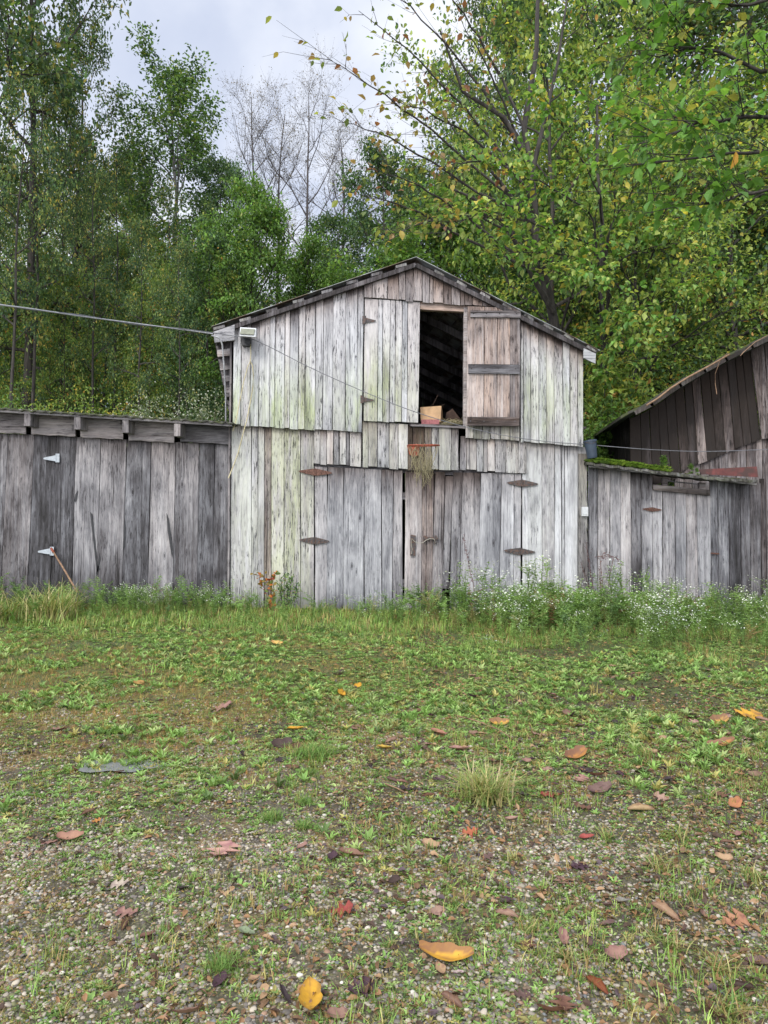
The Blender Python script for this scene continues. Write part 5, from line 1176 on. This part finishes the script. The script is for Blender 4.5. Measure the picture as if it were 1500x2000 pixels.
def band(n, f, s0, s1, kinds, pal, y0=7.0, y1=9.85):
    x = nr.uniform(-6.4, 6.4, n); y = nr.uniform(y0, y1, n); px, py = pixof(x, y); keep = (nr.rand(n) < f(x, y, px)) & (abs(px - 750) < 880); x, y = x[keep], y[keep]; m = len(x)
    h = nr.uniform(s0, s1, m) * (.55 + .45 * sstep(6.8, 9.0, y)) * (.7 + .6 * fbm(x * 1.2, y * 1.2, 61, 2))
    for v, (T, Fs, Cl) in enumerate(kinds):
        s = slice(v, None, len(kinds)); k = len(x[s]); acc.add(*scatter(T, Fs, Cl, np.stack([x[s], y[s], gz(x[s], y[s]) - .01], 1), nr.rand(k) * 6.28, h[s], tilt=nr.normal(0, .12, k), mul=pick(pal, k) * nr.uniform(.75, 1.25, (k, 1))))
wl = lambda x, y, px: (.15 + .85 * sstep(8.4, 9.6, y)) * (.35 + .65 * sstep(450, 620, px)) * (.35 + .65 * clumpy(x, y, 1.4, 63, .38, .58))
mid = lambda px: sstep(470, 560, px) * (1 - sstep(760, 1000, px))
band(3800, lambda x, y, px: wl(x, y, px) * (1 - mid(px)), .14, .44, W1, WC)
band(2600, lambda x, y, px: wl(x, y, px) * mid(px) * (.15 + .85 * clumpy(x, y, 2.2, 64, .42, .56)), .12, .33, W1, WC)
band(1300, lambda x, y, px: sstep(740, 1000, px) * sstep(6.9, 8.2, y) * clumpy(x, y, 1.5, 65, .4, .55), .2, .5, W1, WC, 6.7)
band(1500, lambda x, y, px: sstep(8.0, 9.2, y) * sstep(860, 960, px) * .6 * clumpy(x, y, 1.2, 67, .4, .6), .22, .45, W1, WC)
band(1500, lambda x, y, px: (1 - sstep(450, 600, px)) * sstep(9.0, 9.6, y) * .5, .12, .3, W1, WC, 8.6)
acc.solo('weeds', M_WEED, 'knee high leafy green weeds along the foot of the barn', kind='stuff')
WF = [(1, (.20, .32, .09)), (1, (.24, .37, .11)), (1, (.16, .26, .08))]
acc = Acc()
band(2100, lambda x, y, px: sstep(860, 1020, px) * sstep(6.7, 7.9, y) * (.15 + .85 * clumpy(x, y, 1.3, 69, .42, .58)), .26, .66, W2, WF, 6.6)
band(90, lambda x, y, px: np.exp(-((px - 1030) / 60) ** 2) + np.exp(-((px - 1200) / 50) ** 2) + .6 * np.exp(-((px - 1330) / 50) ** 2), .5, .75, W2, WF, 9.0, 9.8)
band(700, lambda x, y, px: sstep(620, 700, px) * (1 - sstep(860, 1000, px)) * sstep(8.3, 9.2, y) * .5, .12, .26, W2, WF, 8.3)
band(500, lambda x, y, px: np.exp(-((px - 290) / 45) ** 2) + .6 * np.exp(-((px - 390) / 40) ** 2), .2, .34, W2, WF, 9.0, 9.7)
acc.solo('white_asters', M_WEED, 'white flowering wild asters thick along the right of the barn', kind='stuff')

# individual grass tufts
def tuft(name, label, px, py, R_, H, k, pal, seed, W=.006, group=None, lean=.8, spread=.22):
    p = G(px, py); T, Fs, Cl = blades(k, H, W, seed, lean, spread, 4); T = T * np.array([1, 1, 1]); T[:, :2] *= R_
    # colour per blade
    nb = len(T) // 10; cc = np.repeat(pick(pal, nb), 10, axis=0) * Cl
    me = mesh_np(name, T, Fs, M_WEED, {'ca': np.clip(cc, 0, 1)}); o = bpy.data.objects.new(name, me); C.objects.link(o); o.location = [float(v) for v in p]
    return tagp(o, label, 'grass tuft', group)
FG = [(4, (.11, .21, .04)), (3, (.15, .25, .05)), (1, (.26, .26, .08))]
YT = [(4, (.26, .31, .09)), (3, (.38, .34, .14)), (2, (.16, .24, .06)), (1, (.45, .36, .2))]
tuft('grass_tuft', 'large straw tipped grass tuft right of centre', 945, 1562, 1.25, .20, 330, YT, 1, .0055, lean=1.0)
tuft('grass_tuft', 'round mossy green tuft left of centre below the yellow leaf', 612, 1478, 1.5, .085, 420, FG, 2, .003, lean=1.0, spread=.5)
tuft('grass_tuft', 'small fine green tuft on the gravel, left of a pair', 533, 1600, 1.1, .05, 260, FG, 3, .0022, lean=.9, spread=.5)
tuft('grass_tuft', 'small fine green tuft on the gravel, right of a pair', 593, 1618, 1.2, .048, 180, FG, 4, .0024, lean=1.1, spread=.4)
tuft('grass_tuft', 'small green tuft just above the pair on the gravel', 596, 1568, 1.3, .04, 160, FG, 5, .0024, lean=1.1, spread=.5)
tuft('grass_tuft', 'dense mossy green tuft near the bottom left', 438, 1890, 1.3, .042, 420, FG, 6, .0018, lean=.9, spread=.5)
tuft('grass_tuft', 'bright grassy patch below the mossy round tuft, at its left', 605, 1512, 1.5, .04, 160, FG, 16, .0024, lean=1.1, spread=.5)
tuft('grass_tuft', 'tall arching tuft with pale blades before the white hinged door', 100, 1212, 1.1, .52, 260, YT, 7, .011, lean=.9)
tuft('grass_tuft', 'tall green tuft at the left edge of the shed', -10, 1215, 1.2, .42, 200, FG + YT, 8, .011, lean=.9)
tuft('grass_tuft', 'tuft of tall pale blades beside the broom foot', 135, 1190, .7, .45, 70, YT, 9, .010, lean=.6)
tuft('grass_tuft', 'dry straw coloured tuft before the middle of the lean-to', 318, 1190, .8, .22, 120, DRY + YT, 10, .008, lean=.7)
tuft('grass_tuft', 'dry grass tuft at the left foot of the barn', 405, 1200, .9, .25, 90, YT, 11, .007, lean=.7)
for i, (px, py, h_, k) in enumerate([(1290, 1700, .09, 60), (1185, 1640, .08, 50), (1310, 1850, .075, 60), (1400, 1900, .08, 60), (1420, 1980, .09, 50), (1110, 1880, .06, 46), (1260, 1480, .1, 60), (1000, 1680, .06, 40), (1330, 1640, .08, 50), (1470, 1720, .08, 50), (1030, 1820, .05, 40), (880, 1700, .045, 34), (1180, 1540, .07, 44), (1385, 1560, .08, 46), (690, 1905, .04, 34), (760, 1850, .04, 30), (205, 1700, .04, 34), (320, 1840, .045, 36)]):
    tuft('grass_tuft', 'sparse grass tuft with dry blades scattered over the gravel', px, py, 1.2, h_, k, YT + FG + DRY, 30 + i, .0035, group='small grass tufts on the gravel', lean=1.0)

# stalks of dead dock and the autumn plant
def stalk(label, px, pyb, pyt, Y, dx, seed, col=(.10, .035, .035)):
    rg = np.random.RandomState(seed); a = P(px, pyb, Y); b = P(px + dx, pyt, Y); r = root('dock_stalk', label, 'plant', a)
    mb = MB(); pts = [lerp(a, b, t) + rg.normal(0, .006, 3) for t in np.linspace(0, 1, 7)]; mb.tube(pts, np.linspace(.005, .002, 7), 5); mb.part('stem', M_RUST, r)
    n = 90; t = rg.uniform(.35, 1, n); pos = np.array([lerp(a, b, q) for q in t]) + rg.normal(0, .011, (n, 3)); V, Fs, Cc = leaves(pos, rg.normal(0, .7, (n, 3)) + [0, 0, .5], rg.normal(0, 1, (n, 3)), .018, .012, np.array([col]) * rg.uniform(.6, 1.5, (n, 1)))
    part('seed_heads', mesh_np('seed_heads', V, Fs, M_DEAD, {'ca': Cc}), r)
stalk('thin brown dock stalk against the right door leaf', 932, 1185, 1047, 9.7, -27, 1)
stalk('dark seed stalk in front of the corner board', 1163, 1185, 1058, 9.6, -18, 2, (.06, .03, .035))
stalk('short dark seed stalk leaning left by the corner board', 1165, 1190, 1098, 9.55, -31, 3, (.05, .03, .03))
stalk('dark seed stalk before the silver boards of the low shed', 1176, 1190, 1110, 9.6, -4, 5, (.08, .03, .03))
def sprig(name, label, cat, px, pyb, Y, pts, pal, seed, n=120, L=.04, W=.03, r=.004, mat=M_RUST):
    rg = np.random.RandomState(seed); o = root(name, label, cat, P(px, pyb, Y)); mb = MB(); segs = []
    for line in pts:
        q = [P(x, y, Y + rg.uniform(-.03, .03)) for x, y in line]; mb.tube(q, r, 5); segs += list(zip(q[:-1], q[1:]))
    mb.part('stem', mat, o); S = np.array(segs); k = rg.randint(0, len(S), n); u = rg.rand(n); pos = S[k, 0] + (S[k, 1] - S[k, 0]) * u[:, None] + rg.normal(0, .02, (n, 3))
    V, Fs, Cc = leaves(pos, rg.normal(0, .8, (n, 3)), rg.normal(0, .5, (n, 3)) + [0, -.5, .6], L * rg.uniform(.6, 1.3, n), W, pick(pal, n) * rg.uniform(.7, 1.3, (n, 1)), TPL6); part('leaves', mesh_np('leaves', V, Fs, M_LEAF, {'ca': np.clip(Cc, 0, 1)}), o)
sprig('red_vine', 'dark red leafed weed before the low shed boards', 'plant', 1185, 1180, 9.7, [[(1180, 1185), (1176, 1130), (1172, 1090), (1185, 1083), (1205, 1090), (1212, 1105)], [(1185, 1180), (1190, 1130), (1198, 1090), (1180, 1086), (1165, 1088)]], [(2, (.12, .03, .035)), (1, (.07, .03, .03))], 4, n=110, L=.022, W=.012)
sprig('autumn_weed', 'weed with orange and green leaves at the foot of the pale wall', 'plant', 530, 1185, 9.75, [[(530, 1190), (528, 1150), (515, 1126), (495, 1122)], [(530, 1190), (535, 1150), (530, 1125), (543, 1118)], [(528, 1190), (520, 1160), (510, 1135)]], [(2, (.45, .14, .03)), (2, (.24, .18, .05)), (2, (.13, .19, .05)), (1, (.3, .06, .03))], 5, n=95, L=.06, W=.045)
shrub_px = 560
sprig('dark_weed', 'dark green bushy weed right of the orange leafed weed', 'plant', 560, 1185, 9.75, [[(560, 1190), (562, 1150), (556, 1120)], [(565, 1190), (578, 1160), (580, 1140)], [(555, 1190), (548, 1160), (550, 1135)], [(560, 1190), (568, 1150), (569, 1125)]], DG + WC, 6, n=420, L=.05, W=.016, mat=M_BARK)
sprig('bramble', 'rusty dried bramble at the foot of the low shed door', 'plant', 1345, 1180, 9.8, [[(1320, 1178), (1335, 1168), (1355, 1165), (1375, 1170), (1385, 1178)], [(1325, 1180), (1345, 1174), (1370, 1176)]], [(2, (.22, .07, .04)), (1, (.12, .12, .04))], 7, n=120, L=.03, W=.015)
sprig('leafy_weed', 'upright green weed against the low shed door', 'plant', 1265, 1185, 9.8, [[(1265, 1190), (1266, 1150), (1262, 1118)], [(1258, 1190), (1257, 1165)]], WC, 8, n=70, L=.06, W=.018, mat=M_BARK)
sprig('leafy_weed', 'upright green weed beside the rusty bramble', 'plant', 1392, 1185, 9.8, [[(1392, 1190), (1390, 1160), (1388, 1140)], [(1400, 1190), (1402, 1150)]], WC, 9, n=80, L=.06, W=.02, mat=M_BARK)

# plants on the mossy shed roof
acc = Acc()
def roofpts(n, x0, x1):
    px = nr.uniform(x0, x1, n); d = nr.uniform(0.0, .7, n); pos = np.array([P(a, np.interp(a, [1146, 1200, 1300, 1400, 1481], [903, 909, 922, 933, 938]) - 1, 9.80) for a in px]); pos[:, 1] += d; pos[:, 2] += d * .1; return pos
RC = [(4, (.20, .32, .05)), (3, (.30, .40, .08)), (2, (.12, .20, .04))]
n = 700; p = roofpts(n, 1150, 1310); acc.add(*scatter(*rosette(9, 1, .6, .9, 5), p, nr.rand(n) * 6.28, nr.uniform(.04, .085, n), mul=pick(RC, n) * nr.uniform(.7, 1.2, (n, 1))))
p2 = p[:320] + [0, 0, .05]; acc.add(*scatter(*rosette(9, 1, .6, .9, 6), p2, nr.rand(320) * 6.28, nr.uniform(.03, .06, 320), mul=pick(RC, 320)))
n = 500; p = roofpts(n, 1148, 1480); acc.add(*scatter(*rosette(8, 1, .6, .3, 5), p, nr.rand(n) * 6.28, nr.uniform(.012, .03, n), mul=pick([(1, (.09, .11, .03)), (1, (.14, .17, .04))], n)))
acc.solo('roof_moss', M_WEED, 'bright green moss and creeping plants on the low shed roof', kind='stuff')
for i, (px, h_) in enumerate([(1298, .20), (1350, .14), (1362, .10)]):
    T, Fs, Cl = weed(1, 30, .34, .17, 90 + i, 3); q = P(px, float(np.interp(px, [1146, 1200, 1300, 1400, 1481], [903, 909, 922, 933, 938])) - 1, 9.95)
    me = mesh_np('leafy_weed', T * h_, Fs, M_WEED, {'ca': np.clip(Cl * [.15, .27, .06], 0, 1)}); o = bpy.data.objects.new('leafy_weed', me); C.objects.link(o); o.location = [float(v) for v in q]
    tagp(o, ['leafy weed growing at the middle of the mossy shed roof', 'small weed on the shed roof left of the red sheet', 'smallest weed on the shed roof, touching the red sheet'][i], 'plant')

# ================================================================== FALLEN LEAVES
def leafobj(label, px, py, wpx, col, shape='oval', rot=None, curl=.25, edge=None, group=None, asp=.42, seed=0):
    if wpx > 90: asp = .33
    rg = np.random.RandomState(seed + int(px * 7 + py)); p = G(px, py); L = wpx / F * p[1] / (1 if rot is None or abs(math.cos(rot)) > .5 else .6)
    rot = rg.rand() * 6.28 if rot is None else rot
    nu, nv = (31, 7) if shape == 'lobed' else (19, 9); ph = rg.rand(4) * 6; ph_ = ph[0]; V = []; Cc = []; e = np.array(edge or (col[0] * .5, col[1] * .38, col[2] * .5)); c = np.array(col)
    for i in range(nu):
        t = i / (nu - 1)
        if shape == 'oval': w_ = asp * (math.sin(math.pi * min(1, t ** .8)) ** .75) * .5 + .01
        elif shape == 'lobed': w_ = (.13 + .42 * abs(math.sin(t * 2.9 * math.pi + .35)) ** 1.6 + .05 * abs(math.sin(t * 17))) * math.sin(math.pi * (t * .94 + .03)) ** .5
        else: w_ = asp * .55 * math.sin(math.pi * (t * .94 + .03)) ** .5 + .01
        w_ *= 1 + .10 * math.sin(t * 11 + ph[0]) + .05 * math.sin(t * 23 + ph[1])
        for j in range(nv):
            s = j / (nv - 1) * 2 - 1; u = (t - .5) * L; v = s * w_ * L
            z = curl * L * (abs(s) ** 1.6 * .55 * (w_ / .3) + .35 * (2 * t - 1) ** 2) + .012 * L * math.sin(9 * t + 4 * s) 
            if shape == 'lobed': z = curl * L * (.16 * s * s + .22 * (2 * t - 1) ** 2 + .10 * math.sin(5 * t + ph_) * s)
            if shape == 'curl': ang = s * 2.0; v = math.sin(ang) * w_ * L * .6; z = (1 - math.cos(ang)) * w_ * L * .6
            if shape == 'curl2': v = s * w_ * L * .8 ; z = max(0, s) ** 1.3 * w_ * L * 1.1 + .15 * L * (2 * t - 1) ** 2
            V.append([u, v, z + .008])
            k = rg.rand() * .25 + max(0, abs(2 * t - 1) ** 4 * .6) + max(0, abs(s) - .75) * .8
            if abs(s) < .05: k += .25
            k += .55 * max(0, math.sin(t * 7 + ph[2]) * math.sin(s * 3 + ph[3] + t * 4)) ** 2 + (.1 if (i % 3 == 0 and shape == 'oval') else 0)
            if shape == 'curl2' and edge and s > .3 + .5 * (t - .4) + .12 * math.sin(t * 19 + ph[1]): k = .8 + .15 * rg.rand()
            Cc.append(c * (1 - min(1, k)) + e * min(1, k))
    V = np.array(V); tl = rg.normal(0, .12, 2)
    V[:, 2] += tl[0] * V[:, 0] + tl[1] * V[:, 1] + .02 * L
    cr_, sr = math.cos(rot), math.sin(rot); V[:, :2] = np.stack([V[:, 0] * cr_ - V[:, 1] * sr, V[:, 0] * sr + V[:, 1] * cr_], 1)
    f = np.array([[i * nv + j, (i + 1) * nv + j, (i + 1) * nv + j + 1, i * nv + j + 1] for i in range(nu - 1) for j in range(nv - 1)])
    me = mesh_np('fallen_leaf', V, [f], M_DEAD, {'ca': np.clip(np.array(Cc), 0, 1)}, smooth=True)
    o = bpy.data.objects.new('fallen_leaf', me); C.objects.link(o); o.location = [float(v) for v in p]
    return tagp(o, label, 'leaf', group)
YE, OR, BR, PK, TN, PU, RD, GY, DB = (.55, .30, .025), (.38, .17, .04), (.16, .08, .05), (.30, .17, .13), (.36, .24, .13), (.075, .04, .05), (.28, .06, .045), (.20, .19, .16), (.07, .045, .035)
SP = [
 ('large curled yellow leaf with a brown upper edge near the bottom centre', 872, 1878, 104, YE, 'curl2', -.1, (.20, .09, .04)),
 ('upright yellow leaf with a black spot at the bottom edge', 606, 1958, 62, YE, 'oval', 1.7, (.2, .1, .03)),
 ('small yellow leaf on the grass above the mossy tuft', 577, 1427, 33, YE, 'oval', .35, None),
 ('yellow leaf lying right of the mossy tuft', 751, 1464, 34, (.5, .34, .06), 'oval', .5, None),
 ('pointed yellow leaf standing in the grass, left of two', 667, 1360, 22, YE, 'curl2', 1.4, None),
 ('pointed yellow leaf standing in the grass, right of two', 699, 1343, 20, YE, 'curl2', .8, None),
 ('yellow leaf edge showing over a brown leaf, right of centre', 975, 1417, 38, (.55, .30, .04), 'curl2', 0, BR),
 ('curled orange and brown leaf above the big grass tuft', 1125, 1482, 58, OR, 'curl2', .6, BR),
 ('bright yellow lobed leaf near the right edge', 1463, 1400, 50, YE, 'lobed', 0, BR),
 ('yellow brown leaf left of the lobed yellow leaf', 1405, 1413, 42, (.45, .26, .06), 'curl2', .3, BR),
 ('orange brown curled leaf under the lobed yellow leaf', 1408, 1460, 50, OR, 'curl2', -.3, BR),
 ('ochre leaf standing in the grass at the left', 271, 1338, 24, (.42, .26, .08), 'curl2', .9, None),
 ('ochre leaf in the weeds below the double doors', 541, 1260, 26, (.5, .32, .08), 'curl2', -.4, None),
 ('folded brown leaf at the left, larger of two', 136, 1643, 52, (.30, .16, .10), 'curl2', 0, None),
 ('pinkish leaf beside the folded brown leaf at the left', 96, 1650, 30, PK, 'lobed', .3, None),
 ('pale pink brown leaf on the gravel left of centre', 437, 1667, 36, (.42, .24, .19), 'lobed', 1.2, None),
 ('pale tan leaf on the gravel at the left', 234, 1732, 34, (.42, .36, .27), 'lobed', 0, None),
 ('red leaf on the gravel near the bottom centre', 666, 1784, 46, RD, 'lobed', .1, None),
 ('dark purple leaf left of a brown one, mid gravel', 649, 1679, 26, PU, 'oval', 1.5, None),
 ('brown folded leaf right of the purple one, mid gravel', 686, 1674, 56, (.2, .11, .07), 'oval', -.4, None),
 ('brown curled leaf on the gravel below the big tuft', 785, 1766, 34, (.22, .13, .08), 'curl2', 2.6, None),
 ('dark purple brown leaf at the bottom left of centre', 430, 1922, 32, PU, 'oval', 1.4, None),
 ('small tan leaf near the bottom, right of the purple brown leaf', 496, 1917, 26, TN, 'oval', .8, None),
 ('large dark purple leaf right of the upright yellow leaf', 706, 1937, 52, PU, 'lobed', .5, None),
 ('red brown leaf right of the big grass tuft', 1075, 1557, 38, RD, 'lobed', 0, None),
 ('long brown curled leaf right of the red brown leaf', 1172, 1549, 52, (.16, .10, .08), 'curl2', .3, None),
 ('tan rolled leaf at the right, on the green patch', 1252, 1586, 50, (.45, .33, .18), 'curl', 0, None),
 ('orange brown leaf near the right edge', 1436, 1578, 46, (.42, .19, .08), 'curl2', .7, None),
 ('long tan rolled leaf lying diagonally at the lower right', 1298, 1787, 56, (.36, .24, .15), 'curl', 2.2, None),
 ('purple brown leaf on the dark earth at the lower right', 1130, 1697, 36, PU, 'lobed', .4, None),
 ('small crimson leaf at the lower right', 1146, 1640, 30, RD, 'oval', 0, None),
 ('dark purple leaf on the gravel right of the curled yellow one', 987, 1764, 30, PU, 'lobed', 1.0, None),
 ('grey leaf on the gravel at the lower right', 1213, 1766, 36, GY, 'oval', -.4, None),
 ('rust coloured leaf near the bottom right of centre', 1166, 1932, 34, (.26, .09, .04), 'curl', 2.0, None),
 ('pinkish tan leaf in the tuft at the lower right', 1101, 1842, 30, PK, 'curl2', 1.3, None),
 ('pink brown leaf in the grass at mid left', 431, 1385, 42, PK, 'lobed', 0, None),
 ('pink star shaped leaf at the far left', 113, 1427, 28, PK, 'lobed', .3, None),
 ('brown leaf on edge in the grass at centre', 857, 1435, 38, (.30, .15, .09), 'oval', -.6, None),
 ('standing brown leaf in the grass right of centre', 1106, 1398, 30, (.22, .13, .09), 'curl2', 1.0, None),
 ('pinkish brown leaf pair member below the centre grass', 897, 1467, 42, PK, 'oval', .1, None),
 ('dark brown leaf left of the mossy tuft', 551, 1460, 42, DB, 'curl2', .5, None),
 ('grey green leaf on the gravel near the bottom centre', 481, 1827, 40, (.17, .22, .12), 'oval', -.4, None),
 ('small orange brown leaf on the gravel at left', 188, 1607, 18, OR, 'lobed', .5, None),
 ('red orange leaf near the centre right of the gravel', 918, 1630, 30, (.36, .11, .05), 'lobed', .1, None),
 ('pair of brown leaves lying at the lower right edge', 1437, 1805, 44, (.34, .17, .09), 'lobed', .3, None),
 ('white stone chip like pale leaf near the curled yellow leaf', 898, 1906, 26, (.42, .33, .30), 'oval', .2, None),
 ('brown leaf cut by the bottom edge', 660, 1990, 40, (.24, .14, .10), 'curl2', .2, None),
 ('tan leaf on the gravel right of the brown curled leaf', 838, 1750, 28, (.40, .33, .25), 'lobed', .3, None),
]
for s in SP: leafobj(s[0], s[1], s[2], s[3], s[4], s[5], s[6], edge=s[7], curl=.3)
GN = [('brown fallen leaf lying in the grass and gravel', 'brown leaves scattered on the ground', [BR, (.20, .12, .08), (.13, .08, .065)]),
      ('pinkish tan fallen leaf lying in the grass and gravel', 'pinkish tan leaves scattered on the ground', [PK, (.34, .22, .16), TN]),
      ('dark purple fallen leaf pressed flat on the ground', 'dark purple leaves scattered on the ground', [PU, DB, (.05, .035, .035)])]
k = 0
while k < 170:
    px, py = rng.uniform(0, 1500), rng.choice([rng.uniform(1290, 1520), rng.uniform(1290, 1600), rng.uniform(1450, 1990)])
    if rng.random() > (.18 + .82 * min(1, max(0, (px - 500) / 500))): continue
    g_ = GN[rng.choice([0, 0, 0, 1, 1, 2, 2])]; p = G(px, py)
    leafobj(g_[0], px, py, rng.uniform(.05, .095) * F / p[1], rng.choice(g_[2]), rng.choice(['lobed', 'oval', 'curl2', 'lobed', 'curl2', 'curl']), curl=rng.uniform(.15, .4), group=g_[1], seed=k); k += 1
# sticks, puddle
for (lab, pts, r_) in (('thin pale twig lying in the grass right of centre', [(885, 1400), (930, 1412), (975, 1430), (1012, 1455)], .0045), ('thin twig on the gravel left of the big tuft', [(752, 1536), (775, 1545), (790, 1553)], .004)):
    mb = MB(); q = [G(x, y) + [0, 0, .015] for x, y in pts]; mb.tube(q, r_, 5); mb.solo('twig', M_HANDLE, q[1], lab, 'twig', smooth=True)
def water_material():
    m, nd, lk, bs = newmat('puddle_water'); bs.inputs['Base Color'].default_value = (.17, .175, .175, 1); bs.inputs['Roughness'].default_value = .2; bs.inputs['Specular IOR Level'].default_value = .6
    tc = N(nd, 'ShaderNodeTexCoord'); n = N(nd, 'ShaderNodeTexNoise'); n.inputs['Scale'].default_value = 60; lk.new(tc.outputs['Object'], n.inputs['Vector']); bp = N(nd, 'ShaderNodeBump'); bp.inputs['Strength'].default_value = .15; bp.inputs['Distance'].default_value = .003
    lk.new(n.outputs['Fac'], bp.inputs['Height']); lk.new(bp.outputs[0], bs.inputs['Normal']); return m
M_WATER = water_material()
for (px, py, rx, ry, lab) in ((240, 1498, .20, .15, 'shallow puddle in the gravel at the left'),):
    p = G(px, py); n = 40; V = [p + [0, 0, .011]]
    for i in range(n):
        a = 2 * math.pi * i / n; r_ = 1 + .22 * math.sin(2 * a + px) + .14 * math.sin(5 * a + 1) + .03 * math.sin(11 * a); V.append(p + [rx * r_ * math.cos(a), ry * r_ * math.sin(a), .011])
    o = solo('puddle', V, [np.array([[0, 1 + i, 1 + (i + 1) % n] for i in range(n)])], M_WATER, p, lab, kind='structure')
